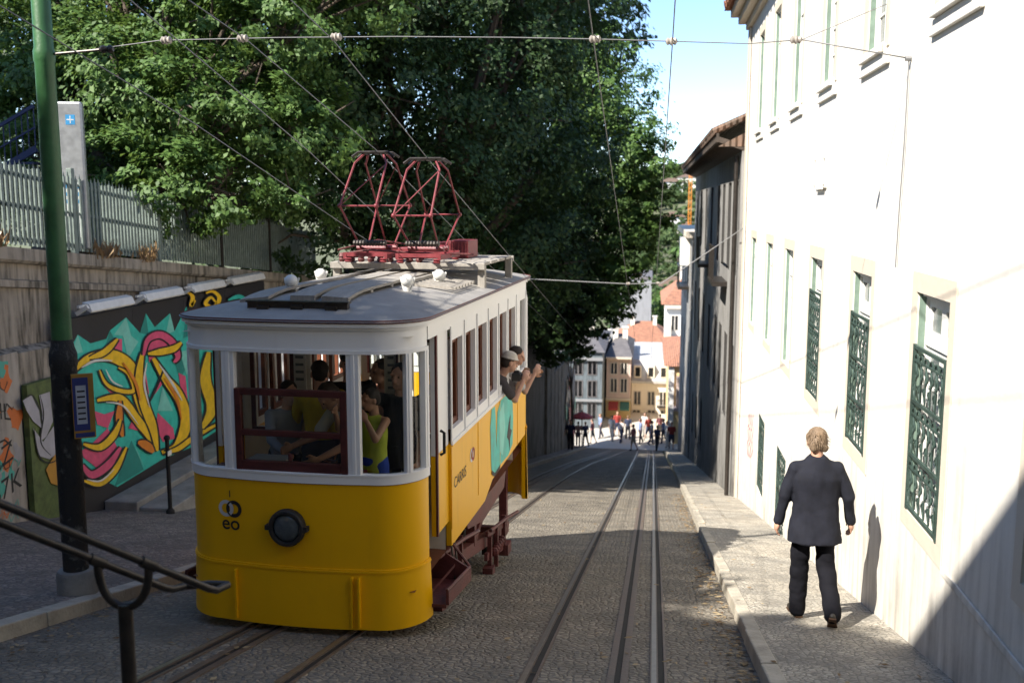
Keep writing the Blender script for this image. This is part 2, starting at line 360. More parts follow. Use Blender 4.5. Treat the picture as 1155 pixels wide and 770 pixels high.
# left pavement
def kl(y): return -4.95+.0235*max(0, y-6) if y < 50 else -3.9
b = MB(); b.rings([[(-40, y, gz(y,.12)), (kl(y)-.16, y, gz(y,.12))] for y in ys], cap=False, closed=False)
tag(b.build('plaza_pavement', M_plaza, fixn=True), kind='structure')
b = MB(); y = -12.
while y < YE:
    L = random.uniform(.8, 1.3); y1 = min(y+L, YE); q = random.uniform(-.008, .012)
    x = kl(y); x1 = kl(y1)
    b.add([(x-.17,y+.006,gz(y,-.2)),(x,y+.006,gz(y,-.2)),(x1,y1-.006,gz(y1,-.2)),(x1-.17,y1-.006,gz(y1,-.2)),
           (x-.17,y+.006,gz(y,.125+q)),(x-.01,y+.006,gz(y,.122+q)),(x1-.01,y1-.006,gz(y1,.122+q)),(x1-.17,y1-.006,gz(y1,.125+q))],
          [(0,3,2,1),(4,5,6,7),(0,1,5,4),(1,2,6,5),(2,3,7,6),(3,0,4,7)])
    y = y1
tag(b.build('plaza_kerb', M_kerb, bevel=.012), kind='structure')
ZS = gz(YE)                                  # level of the square below
b = MB(); b.add([(-60,YE-.05,ZS-.004),(60,YE-.05,ZS-.004),(60,130,ZS-.3),(-60,130,ZS-.3)], [(0,1,2,3)])
M_square = mat('square_stone', (.5,.46,.4), .8, .15, .6, bump=.2)
tag(b.build('square', M_square), kind='structure')
# one wide ground sheet reaching the horizon, valley floor then rising hills
M_ground = mat('valley_ground', (.12,.13,.07), .95, .4, .02)
b = MB(); n = 70
def terr(x, y):
    if y < 150: z = -22
    else:
        a = min(1, (y-150)/420); z = -22+(33+4*math.sin(x*.012+1)+3*math.sin(x*.031))*a*a*(3-2*a)
    return z+3*mnoise.noise(Vector((x*.02, y*.02, 0)))
xs = [-3000,-1500,-800]+[-500+25*i for i in range(41)]+[800,1500,3000]; ysr = [-3000,-800,-200,-60,60,135]+[150+20*i for i in range(30)]+[900,1500,4000]
b.add([(x, y, terr(x, y) if abs(x) < 700 and y > 100 else (-24 if y < 800 else 30)) for y in ysr for x in xs],
      [(j*len(xs)+i, j*len(xs)+i+1, (j+1)*len(xs)+i+1, (j+1)*len(xs)+i) for j in range(len(ysr)-1) for i in range(len(xs)-1)])
tag(b.build('ground', M_ground, smooth=180), kind='structure')
# garden terrace on top of the retaining wall
def wt(y): return -.56-.104*(y-13)           # wall top level
b = MB(); yy = [-8+2*i for i in range(24)]
b.rings([[(-45, y, wt(y)+.9), (-16, y, wt(y)+.25), (-9.28, y, wt(y)-.03)] for y in yy], cap=False, closed=False)
tag(b.build('terrace_ground', M_soil, fixn=True), kind='structure')
# ------------------------------------------------------------------ rails
def lerp_path(pts, y):
    for (a, xa), (c, xc) in zip(pts, pts[1:]):
        if y <= c: t = (y-a)/(c-a); t = max(0, min(1, t)); return xa+(xc-xa)*t
    return pts[-1][1]
right_c = [(-6,-.48),(6.7,-.365),(12,-.325),(51,-.07),(64,-.02)]
left_c = [(4.6,-2.95),(8,-2.9),(16.4,-2.93),(22.7,-2.98),(32,-2.95),(41,-2.75),(50,-2.2),(64,-1.5)]
def rail(name, label, path, off, groove=True, cat='rail', group=None, w=.058, y0=None):
    b = MB(); a = path[0][0] if y0 is None else y0; yv = [a]
    while yv[-1] < YE-.1: yv.append(min(YE-.02, yv[-1]+1.0))
    def strip(x0, x1, z0, z1, mi):
        b.rings([[(lerp_path(path,y)+off+x0,y,gz(y,z0)),(lerp_path(path,y)+off+x1,y,gz(y,z0)),(lerp_path(path,y)+off+x1,y,gz(y,z1)),(lerp_path(path,y)+off+x0,y,gz(y,z1))] for y in yv], mi)
    strip(-w/2, w/2, -.1, .014, 0)                      # rail head
    strip(-w*.32, w*.32, .0145, .0165, 1)               # polished running band
    if groove:
        strip(w/2+.001, w/2+.045, -.1, .005, 2)         # flangeway
        strip(w/2+.046, w/2+.066, -.1, .012, 0)         # guard lip
    return tag(b.build(name, [M_steel, M_shine, M_black], fixn=True), label, cat, group)
G = .47
rail('tram_rail', 'left-hand rail of the empty right track, running straight down mid-street', right_c, -G, group='rails of the two tracks')
rail('tram_rail', 'grooved right-hand rail of the empty track, nearest the right kerb', right_c, G-.02, group='rails of the two tracks')
rail('tram_rail', 'left-hand rail of the yellow tram’s track, nearest the handrail post', left_c, -G, group='rails of the two tracks')
rail('tram_rail', 'right-hand rail of the yellow tram’s track, emerging under its front corner', left_c, G, group='rails of the two tracks')
def slot(label, path, off):
    b = MB(); yv = [path[0][0]]
    while yv[-1] < YE-.1: yv.append(min(YE-.02, yv[-1]+1.0))
    for x0, x1, z1, mi in ((-.075,-.022,.012,0),(-.021,.021,.005,1),(.022,.075,.012,0)):
        b.rings([[(lerp_path(path,y)+off+x0,y,gz(y,-.1)),(lerp_path(path,y)+off+x1,y,gz(y,-.1)),(lerp_path(path,y)+off+x1,y,gz(y,z1)),(lerp_path(path,y)+off+x0,y,gz(y,z1))] for y in yv], mi)
    return tag(b.build('cable_slot', [M_steel, M_black], fixn=True), label, 'cable slot', 'cable slots of the two tracks')
slot('dark cable slot between the rails of the empty right track', right_c, .19)
slot('cable slot beside the left rail, running under the yellow tram', left_c, -.19)
# pale mortar strips beside the rails
# ------------------------------------------------------------------ white building on the right
WX = 2.15
wb = thing('white_building', 'long white rendered building with green window grilles along the right pavement', 'building', (WX, 9, gz(9,.12)))
WO = (WX, 9, gz(9,.12))
yend = 23.6
win_y = [5.35, 7.92, 10.5, 13.32, 15.92, 18.5, 21.3]
lowers = [(y-.46, y+.46, -2.5 if y > 6 else -2.15, -.7) for y in win_y]
uppers = [(y-.42, y+.42, 1.47, 3.37) for y in [2.75, 5.3, 7.75, 10.4, 13.05, 15.75, 18.4, 20.9]]
cellar = [(15.5, 16.65, -5.3, -3.95), (18.4, 19.45, -5.45, -4.0)]
plaque_hole = []
b = MB()
b.wall((WX,0,0), (0,1,0), (0,0,1), -4, yend, -8, 3.95, lowers+uppers+cellar, (1,0,0), .26, 0, 0)
b.add([(WX,yend,-8),(11,yend,-8),(11,yend,3.95),(WX,yend,3.95)], [(0,1,2,3)])
b.add([(WX,-4,-8),(11,-4,-8),(11,-4,3.95),(WX,-4,3.95)], [(0,1,2,3)])
b.add([(11,-4,-8),(11,yend,-8),(11,yend,3.95),(11,-4,3.95)], [(0,1,2,3)])
b.build('wall', M_white, wb, WO)
b = MB()                                              # cornice in three steps
for i, (px, z0, z1) in enumerate([(.1,3.87,4.02),(.26,4.023,4.2),(.42,4.203,4.38)]):
    b.box(WX-px, 11+px, -4.2, yend+px, z0, z1)
b.build('cornice', M_cream, wb, WO, bevel=.02)
b = MB(); b.add([(WX-.56,-4.3,4.385),(11.6,-4.3,4.385),(11.6,yend+.55,4.385),(WX-.56,yend+.55,4.385),(6.6,-4.3,6.1),(6.6,yend-2.5,6.1)], [(0,3,5,4),(1,4,5,2),(2,5,3),(0,4,1),(0,1,2,3)])
for k in range(56):
    y = -4.2+k*.505
    b.tube([(WX-.6,y,4.42),(WX+.4,y,4.6)], .085, 6)
b.build('roof', M_tile, wb, WO)
def tall_window(parent, org, y0, y1, z0, z1, ztr, X=WX, rec=.06, grille=0, lean=0):
    w = MB()                                           # outer casing, green on the reveals
    t = .055
    for a, c, d, e in ((y0,y0+t,z0,z1),(y1-t,y1,z0,z1),(y0+t,y1-t,z1-t,z1),(y0+t,y1-t,z0,z0+t),(y0+t,y1-t,ztr-.03,ztr+.03)):
        w.box(X+rec, X+rec+.07, a, c, d, e)
    for a, c in ((y0+.002, y0+.03), (y1-.03, y1-.002)): w.box(X+.014, X+rec-.001, a, c, z0+.004, z1-.004, 1)
    w.box(X+.03, X+rec-.001, y0+.031, y1-.031, z1-.03, z1-.004)
    fr = w.build('window', [M_wframe, M_wgreen], parent, org)
    s = MB(); mid = (y0+y1)/2
    def leaf(a, c, d, e, bars):
        k = .05
        for q in ((a,a+k,d,e),(c-k,c,d,e),(a+k,c-k,d,d+k),(a+k,c-k,e-k,e)): s.box(X+rec+.02, X+rec+.06, *q)
        for i in range(bars):
            z = d+(e-d)*(i+1)/(bars+1); s.box(X+rec+.025, X+rec+.055, a+k, c-k, z-.012, z+.012)
    leaf(y0+t+.003, mid-.003, z0+t+.003, ztr-.033, 3); leaf(mid+.003, y1-t-.003, z0+t+.003, ztr-.033, 3)
    leaf(y0+t+.003, mid-.003, ztr+.033, z1-t-.003, 0); leaf(mid+.003, y1-t-.003, ztr+.033, z1-t-.003, 0)
    s.build('sash', M_wframe, fr, org)
    g = MB(); g.add([(X+rec+.04,y0+t,z0+t),(X+rec+.04,y1-t,z0+t),(X+rec+.04,y1-t,z1-t),(X+rec+.04,y0+t,z1-t)], [(0,1,2,3)])
    g.build('pane', M_palepane, fr, org)
    c = MB(); c.add([(X+rec+.2,y0,z0),(X+rec+.2,y1,z0),(X+rec+.2,y1,z1),(X+rec+.2,y0,z1)], [(0,1,2,3)])
    return fr
def scroll_grille(parent, org, y0, y1, z0, z1, X=WX, tiers=3, bars=5):
    g = MB(); xo = X-.008; h = (z1-z0)/tiers
    for a in (y0, y1): g.box(xo-.012, xo+.012, a-.014, a+.014, z0-.03, z1+.02)
    for k in range(tiers+1):
        z = z0+k*h; g.box(xo-.011, xo+.011, y0+.014, y1-.014, z-.014, z+.014)
        if k < tiers: g.box(xo-.009, xo+.009, y0+.014, y1-.014, z+h-.115, z+h-.098)
    for k in range(tiers):
        zb = z0+k*h+.014; zt = zb+h-.13
        for i in range(bars+1):
            y = y0+(y1-y0)*(i+.5)/(bars+1)
            g.tube([(xo,y,zb),(xo,y,zt)], .007, 5)
            pts = []
            for q in range(15):                        # S scroll beside each bar
                a = q/14; ph = a*2*math.pi
                pts.append((xo, y+.04*math.sin(ph), zb+.02+(zt-zb-.04)*a))
            g.tube(pts, .0075, 5)
            for sgn, zc, oy in ((1, zb+.1, .035), (-1, zt-.1, -.035)):
                g.tube([(xo, y+oy+.03*math.cos(j*.9)*(1-j*.09), zc+.04*math.sin(j*.9)*(1-j*.09)) for j in range(8)], .008, 4)
            g.tube([(xo, y+.05*math.cos(math.pi*j/5), zt+.014+.05*math.sin(math.pi*j/5)) for j in range(6)], .008, 4)
    for a in (y0, y1):
        for z in (z0+.1, z1-.1): g.bar((xo, a, z), (X+.05, a, z), .014, .014)
    return g.build('window_grille', M_dgreen, parent, org, smooth=50)
for i, (y0, y1, z0, z1) in enumerate(lowers):
    fr = tall_window(wb, WO, y0, y1, z0, z1, -1.09)
    if i in (1, 2, 3): scroll_grille(wb, WO, y0+.03, y1-.03, -2.46, -1.14)
    b = MB()                                           # surround slightly proud of the render
    for a, c, d, e in ((y0-.13,y0,z0-.14,z1+.16),(y1,y1+.13,z0-.14,z1+.16),(y0,y1,z1,z1+.16),(y0,y1,z0-.14,z0)): b.box(WX-.013, WX-.0015, a, c, d, e)
    b.build('window_surround', M_cream, wb, WO)
for i, (y0, y1, z0, z1) in enumerate(uppers):
    tall_window(wb, WO, y0, y1, z0, z1, 2.85)
    b = MB()
    for a, c, d, e in ((y0-.15,y0,z0-.02,z1+.16),(y1,y1+.15,z0-.02,z1+.16),(y0,y1,z1,z1+.16)): b.box(WX-.013, WX-.0015, a, c, d, e)
    b.build('window_surround', M_cream, wb, WO)
    b = MB(); b.box(WX-.075, WX-.0015, y0-.06, y1+.06, z0-.07, z0+.004); b.box(WX-.035, WX-.0015, y0-.2, y1+.2, z0-.19, z0-.071)
    b.build('window_sill', M_white, wb, WO, bevel=.008)
for i, (y0, y1, z0, z1) in enumerate(cellar):
    b = MB(); b.add([(WX+.2,y0,z0),(WX+.2,y1,z0),(WX+.2,y1,z1),(WX+.2,y0,z1)], [(0,1,2,3)]); fr = b.build('cellar_window', M_glassdark, wb, WO)
    scroll_grille(fr, WO, y0+.03, y1-.03, z0+.03, z1-.03, WX+.03, 3, 5)
b = MB()                                               # offset at the foot of the render, along the storey
b.box(WX-.02, WX-.002, -4, 7.3, -2.66, -2.6); b.build('render_ledge', M_white, wb, WO, bevel=.008)
b = MB(); b.box(WX-.03, WX+.01, 12.85, 13.62, .2, .62); b.box(WX-.05, WX-.031, 12.95, 13.5, .18, .2)
for y in (12.9, 13.57):
    for z in (.25, .57): b.tube([(WX-.06,y,z),(WX-.028,y,z)], .018, 8)
b.build('wall_plaque', M_white, wb, WO)
b = MB(); b.box(WX-.05, WX-.015, 23.2, yend+.004, -8, 3.86); b.build('corner_quoin', M_cream, wb, WO)
# red scrawl on the wall near the corner
def strip_poly(b, pts, w, mapf, mi=0):
    P = [Vector((p[0], p[1], 0)) for p in pts]; L = []; Rr = []
    for i, p in enumerate(P):
        d = (P[min(i+1,len(P)-1)]-P[max(0,i-1)]); d.normalize(); nrm = Vector((-d.y, d.x, 0))
        ww = w if not isinstance(w, (list,tuple)) else w[i]
        L.append(p+nrm*ww/2); Rr.append(p-nrm*ww/2)
    b.add([mapf(q.x, q.y) for q in L]+[mapf(q.x, q.y) for q in Rr], [(i, i+1, len(P)+i+1, len(P)+i) for i in range(len(P)-1)], mi)
M_pink = flat('spray_pink', (.55,.12,.16)); b = MB()
for k in range(4):
    strip_poly(b, [(20.35+.3*k+.12*math.sin(j*1.9+k), -4.3-.11*j-.06*k+.05*math.cos(j*2.3)) for j in range(9)], .05, lambda y, z: (WX-.004-.001*k, y, z))
b.build('spray_scrawl', M_pink, wb, WO)
# cable down the wall from the span-wire hook
b = MB(); b.tube([(WX-.02,9.0,1.2),(WX-.018,9.02,.5),(WX-.02,9.06,0.),(WX-.018,9.1,-.55)], .006, 5); b.tube([(WX-.05,9.0,1.21),(WX+.02,9.0,1.21)], .02, 8)
tag(b.build('wall_cable', M_wire), 'thin cable hanging down the white wall from the span wire hook', 'cable')
# ------------------------------------------------------------------ second and third buildings down the right side
def facade_windows(b, X, rows, ys, w):
    return [(y-w/2, y+w/2, z0, z1) for z0, z1 in rows for y in ys]
t2 = thing('eaves_building', 'old grey stained house with deep black wooden eaves beyond the white building', 'building', (2.1, 35, gz(35))); O2 = (2.1, 35, gz(35))
ye2 = 47.5
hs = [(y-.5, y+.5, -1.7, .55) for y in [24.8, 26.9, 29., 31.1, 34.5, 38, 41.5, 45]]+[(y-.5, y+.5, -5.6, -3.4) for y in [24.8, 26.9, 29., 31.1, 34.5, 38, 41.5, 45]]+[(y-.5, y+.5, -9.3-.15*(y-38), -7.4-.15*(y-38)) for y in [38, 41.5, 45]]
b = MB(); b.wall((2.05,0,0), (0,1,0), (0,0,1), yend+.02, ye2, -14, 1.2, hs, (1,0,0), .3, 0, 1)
b.add([(2.05,ye2,-14),(9,ye2,-14),(9,ye2,1.2),(2.05,ye2,1.2)], [(0,1,2,3)]); b.add([(2.05,yend+.02,-14),(9,yend+.02,-14),(9,yend+.02,1.2),(2.05,yend+.02,1.2)], [(0,1,2,3)])
b.build('wall', [M_oldwall, flat('dark_reveal', (.05,.047,.043))], t2, O2)  # reveals coloured darker than the wall so the openings read dark
for (y0, y1, z0, z1) in hs:
    b = MB(); b.add([(2.3,y0,z0),(2.3,y1,z0),(2.3,y1,z1),(2.3,y0,z1)], [(0,1,2,3)])
    for q in ((y0,y0+.06,z0,z1),(y1-.06,y1,z0,z1),((y0+y1)/2-.03,(y0+y1)/2+.03,z0,z1),(y0,y1,z1-.5,z1-.44)): b.box(2.24, 2.299, *q, 1)
    w_ = b.build('window', [M_glassdark, M_dgreen if z0 > -3 else M_gun], t2, O2)
M_eave = mat('eave_timber', (.07,.052,.04), .85, .4, 5, bump=.4)
b = MB(); b.add([(1.55,yend+.05,1.42),(2.3,yend+.05,1.1),(2.3,ye2+.3,1.1),(1.55,ye2+.3,1.42)], [(0,1,2,3)])
k = yend+.1
while k < ye2+.2: b.bar((1.5,k,1.47),(2.3,k,1.2), .09, .12); k += .45
b.box(1.46, 1.52, yend+.05, ye2+.3, 1.4, 1.6); b.build('eaves', M_eave, t2, O2)
b = MB(); b.add([(1.42,yend+.04,1.6),(6,yend+.04,3.6),(6,ye2+.3,3.6),(1.42,ye2+.3,1.6)], [(0,1,2,3)]); b.add([(9.6,yend+.04,1.6),(6,yend+.04,3.6),(6,ye2+.3,3.6),(9.6,ye2+.3,1.6)], [(0,1,2,3)])
b.add([(1.5,yend+.05,1.3),(9.5,yend+.05,1.3),(6,yend+.05,3.58)], [(0,1,2)])
k = yend+.15
while k < ye2+.2: b.tube([(1.38,k,1.64),(2.4,k,2.09)], .09, 6); k += .26
b.build('roof', M_tile2, t2, O2)
b = MB(); b.tube([(1.95,yend+.35,1.1),(1.95,yend+.35,-7)], .05, 8); b.build('drainpipe', M_gun, t2, O2)
for y, z in ((28, -2.05), (36, -2.05)):
    b = MB(); b.box(1.65, 2.05, y-1.1, y+1.1, z-.12, z); n = 14
    for i in range(n+1): b.tube([(1.68, y-1.05+2.1*i/n, z), (1.68, y-1.05+2.1*i/n, z+.9)], .012, 4)
    b.box(1.66, 1.7, y-1.1, y+1.1, z+.9, z+.94); b.build('balcony', M_gun, t2, O2)
t3 = thing('balcony_house', 'narrow dark house with a small white balcony high beyond the eaves house', 'building', (2.1, 55, gz(55))); O3 = (2.1, 55, gz(55))
hs = [(y-.5, y+.5, z, z+1.9) for y in (49.5, 53, 56.5, 60) for z in (-12, -8.6, -5.2)]
b = MB(); b.wall((2.0,0,0), (0,1,0), (0,0,1), ye2+.32, 63, -17, -1.6, hs, (1,0,0), .3)
b.add([(2.0,ye2+.32,-17),(9,ye2+.32,-17),(9,ye2+.32,-1.6),(2.0,ye2+.32,-1.6)], [(0,1,2,3)]); b.add([(2.0,63,-17),(9,63,-17),(9,63,-1.6),(2.0,63,-1.6)], [(0,1,2,3)])
b.build('wall', M_oldwall, t3, O3)
b = MB(); b.box(1.7, 9.2, ye2+.32, 63.3, -1.6, -1.3); b.build('cornice', M_cream, t3, O3)
b = MB(); b.box(1.45, 2.0, 51, 54.4, -4.3, -4.15)
for i in range(18): b.tube([(1.5, 51.05+.195*i, -4.15), (1.5, 51.05+.195*i, -3.2)], .02, 4)
b.box(1.46, 1.53, 51, 54.4, -3.2, -3.12); b.box(1.55, 2.0, 51.4, 54, -3.1, -1.7, 1); b.build('balcony', [M_gun, M_white], t3, O3)
for (y0, y1, z0, z1) in hs:
    b = MB(); b.add([(2.2,y0,z0),(2.2,y1,z0),(2.2,y1,z1),(2.2,y0,z1)], [(0,1,2,3)]); b.build('window', M_glassdark, t3, O3)
# ------------------------------------------------------------------ the funicular tram (local frame: x right, y along the car away from us, z as surveyed)
TZ = -3.62; TX, TY = -2.89, 7.69
tram = thing('funicular_tram', 'yellow and white level-bodied funicular tram with red pantographs standing on the left track', 'tram', (TX, TY, TZ), -math.atan(.052))
TO = (0, 0, TZ)
HW = 1.05; L1 = 5.42
def nose(hw, Rr, s0, bow=.05, n=10, sgn=1):
    """plan outline left side -> round the front -> right side"""
    pts = []
    for i in range(n+1):
        a = math.pi/2*i/n; pts.append((-(hw-Rr)-Rr*math.cos(a), Rr-Rr*math.sin(a)))
    m = 8
    for i in range(1, m):
        x = -(hw-Rr)+2*(hw-Rr)*i/m; pts.append((x, -bow*(1-(x/(hw-Rr))**2)))
    for i in range(n+1):
        a = math.pi/2*i/n; pts.append(((hw-Rr)+Rr*math.sin(a), Rr-Rr*math.cos(a)))
    return [(x, s0+sgn*y) for x, y in pts]
RN = .385
def nose_at(phi, off=0.):                                # right-corner point at angle phi from the front, pushed out by off
    return ((HW-RN)+(RN+off)*math.sin(phi), RN-(RN+off)*math.cos(phi))
def shellband(b, out, inn, z0, z1, mi=0):
    n = len(out)
    rg = [[(*p, z0) for p in out], [(*p, z1) for p in out], [(*p, z1) for p in inn], [(*p, z0) for p in inn], [(*p, z0) for p in out]]
    b.rings(rg, mi, cap=False, closed=False)
    for i in (0, n-1): b.add([(*out[i], z0), (*out[i], z1), (*inn[i], z1), (*inn[i], z0)], [(0,1,2,3)], mi)
def end_cab(sgn, s0, zlow, ztop_y, nm):
    Rr = RN if sgn > 0 else .34
    o = nose(HW, Rr, s0, sgn=sgn); i_ = nose(HW-.05, Rr-.05, s0+sgn*.05, sgn=sgn)
    b = MB(); shellband(b, o, i_, zlow, -2.275)
    o2 = nose(HW+.012, Rr+.012, s0-sgn*.012, sgn=sgn); zb = -3.0 if sgn > 0 else -2.9
    shellband(b, o2, o, zb-.035, zb+.01)
    o2b = nose(HW+.018, Rr+.018, s0-sgn*.018, sgn=sgn)
    shellband(b, o2b, o, zb-.02, zb-.004)
    o3 = nose(HW+.03, Rr+.03, s0-sgn*.03, sgn=sgn)        # skirt flares a little below the belt
    rg = [[(*p, zb-.036) for p in o2], [(*p, zlow-.002) for p in o3], [(*p, zlow-.002) for p in i_]]
    b.rings(rg, 0, cap=False, closed=False)
    if sgn > 0:
        for x in (-.52, .51, .57): b.box(x-.008, x+.008, s0-.075, s0+.0, zlow+.02, zb-.05)
    b.build(nm, M_yel, tram, TO, smooth=35, fixn=True)
    b = MB(); ow = nose(HW+.015, Rr+.015, s0-sgn*.015, sgn=sgn)
    shellband(b, ow, i_, -2.268, -2.2)                     # white sill band
    ob = nose(HW+.02, Rr+.02, s0-sgn*.02, sgn=sgn); shellband(b, ob, i_, -2.2, -2.185)
    b.build('window_sill_band', M_twhite, tram, TO, smooth=35, fixn=True)
    b = MB(); ol = nose(HW+.006, Rr+.006, s0-sgn*.006, sgn=sgn); shellband(b, ol, i_, -2.2748, -2.2682); b.build('belt_line', M_wine, tram, TO, fixn=True)
    b = MB()
    shellband(b, ow, i_, -1.195, -1.165); shellband(b, o, i_, -1.165, -1.0)
    oc = nose(HW+.02, Rr+.02, s0-sgn*.02, sgn=sgn); shellband(b, oc, i_, -1.0, -.975)
    oc = nose(HW+.045, Rr+.045, s0-sgn*.045, sgn=sgn); shellband(b, oc, i_, -.975, -.945)
    b.build('cornice', M_twhite, tram, TO, smooth=35, fixn=True)
    # pillars
    pil = []
    for x in (-.54, .54): pil.append((x, s0-sgn*.008, 0, .055))
    for sd in (-1, 1):
        for ph, w in ((R(50), .03), (R(84), .045)):
            x = sd*((HW-Rr)+(Rr)*math.sin(ph)); y = s0+sgn*(Rr-Rr*math.cos(ph)); pil.append((x, y, sd*ph, w))
    for x, y, ph, w in pil:
        b = MB(); ux = Vector((math.cos(ph), sgn*math.sin(ph), 0)); nx = Vector((math.sin(ph), -sgn*math.cos(ph), 0))
        for off, ww, dd in ((0., w, .03), (.022, w*.35, .014)):
            b.obox(Vector((x, y, -1.69))+nx*(off-.015), ux*ww, nx*dd, Vector((0,0,.497)))
        b.build('window_pillar', M_twhite, tram, TO, bevel=.006)
    # glass: one pane per bay, following the curve
    og = nose(HW-.03, Rr-.03, s0+sgn*.03, sgn=sgn); n = 10
    for rng in ((0, 6), (5, 10), (10, 18), (18, 23), (22, 28)):
        b = MB(); seg = og[rng[0]:rng[1]+1]
        b.rings([[(*p, -2.19) for p in seg], [(*p, -1.19) for p in seg]], cap=False, closed=False)
        if not (sgn > 0 and rng[0] == 10): b.build('window_pane', M_glass, tram, TO, smooth=180)
end_cab(1, 0., -3.5, 0, 'front_panel')
end_cab(-1, L1, -3.87, 0, 'rear_panel')
# dropped sash of the centre front window
b = MB(); z0, z1, zm = -2.19, -1.5, -1.87
for q in ((-.487,-.43,z0,z1),(.43,.487,z0,z1),(-.43,.43,z1-.055,z1),(-.43,.43,zm-.025,zm+.025),(-.43,.43,z0,z0+.085)): b.box(q[0], q[1], -.035, .015, q[2], q[3])
b.tube([(0,-.045,z0+.1),(0,-.045,z0+.16)], .02, 8); b.build('window_sash', M_sash, tram, TO, bevel=.006)
b = MB(); b.add([(-.43,-.01,z0),(.43,-.01,z0),(.43,-.01,z1),(-.43,-.01,z1)], [(0,1,2,3)]); b.build('window_pane', M_glass, tram, TO)
# headlight
hx, hz = -.03, -2.645; b = MB()
b.lathe((hx,-.04,hz), (0,-1,0), [(.12,0),(.15,0),(.158,.03),(.158,.07),(.147,.085),(.125,.085),(.118,.07),(.118,.0)], 32)
for sd in (-1, 1): b.obox((hx+sd*.162,-.09,hz), (.022,0,0), (0,.03,0), (0,0,.02))
hl = b.build('headlight', M_rubber, tram, TO, smooth=40)
b = MB(); b.lathe((hx,-.105,hz), (0,-1,0), [(.118,-.01),(.118,0),(.09,.014),(.05,.024),(.0,.027)], 28); b.build('lens', M_lens, hl, TO, smooth=180)
# fleet number and mark on the front
M_ink = flat('sign_black', (.02,.015,.015)); M_silver = flat('sign_silver', (.62,.6,.6), .4)
def fy(x): return -.05*(1-(x/.665)**2)-.0035 if abs(x) < .66 else -.0035
b = MB(); text_mb('1', .085, lambda x, y: (-.565+x, fy(-.56), -2.435+y), 0, b)
def ringflat(b, cx, cz, r0, r1, a0, a1, mi, o=0., yf=fy, n=26):
    P = []; Q = []
    for i in range(n+1):
        a = R(a0)+(R(a1)-R(a0))*i/n
        P.append((cx+r0*math.cos(a), cz+r0*math.sin(a))); Q.append((cx+r1*math.cos(a), cz+r1*math.sin(a)))
    b.add([(x, yf(x)-o, z) for x, z in P]+[(x, yf(x)-o, z) for x, z in Q], [(i, i+1, n+2+i, n+1+i) for i in range(n)], mi)
ringflat(b, -.605, -2.535, .042, .072, 0, 360, 1); ringflat(b, -.53, -2.535, .042, .074, 0, 360, 0, .002)
ringflat(b, -.605, -2.535, .042, .072, -50, 50, 1, .004)
text_mb('eo', .17, lambda x, y: (-.565+x, fy(-.565+x), -2.715+y), 0, b, bold=.002)
b.build('fleet_mark', [M_ink, M_silver], tram, TO)
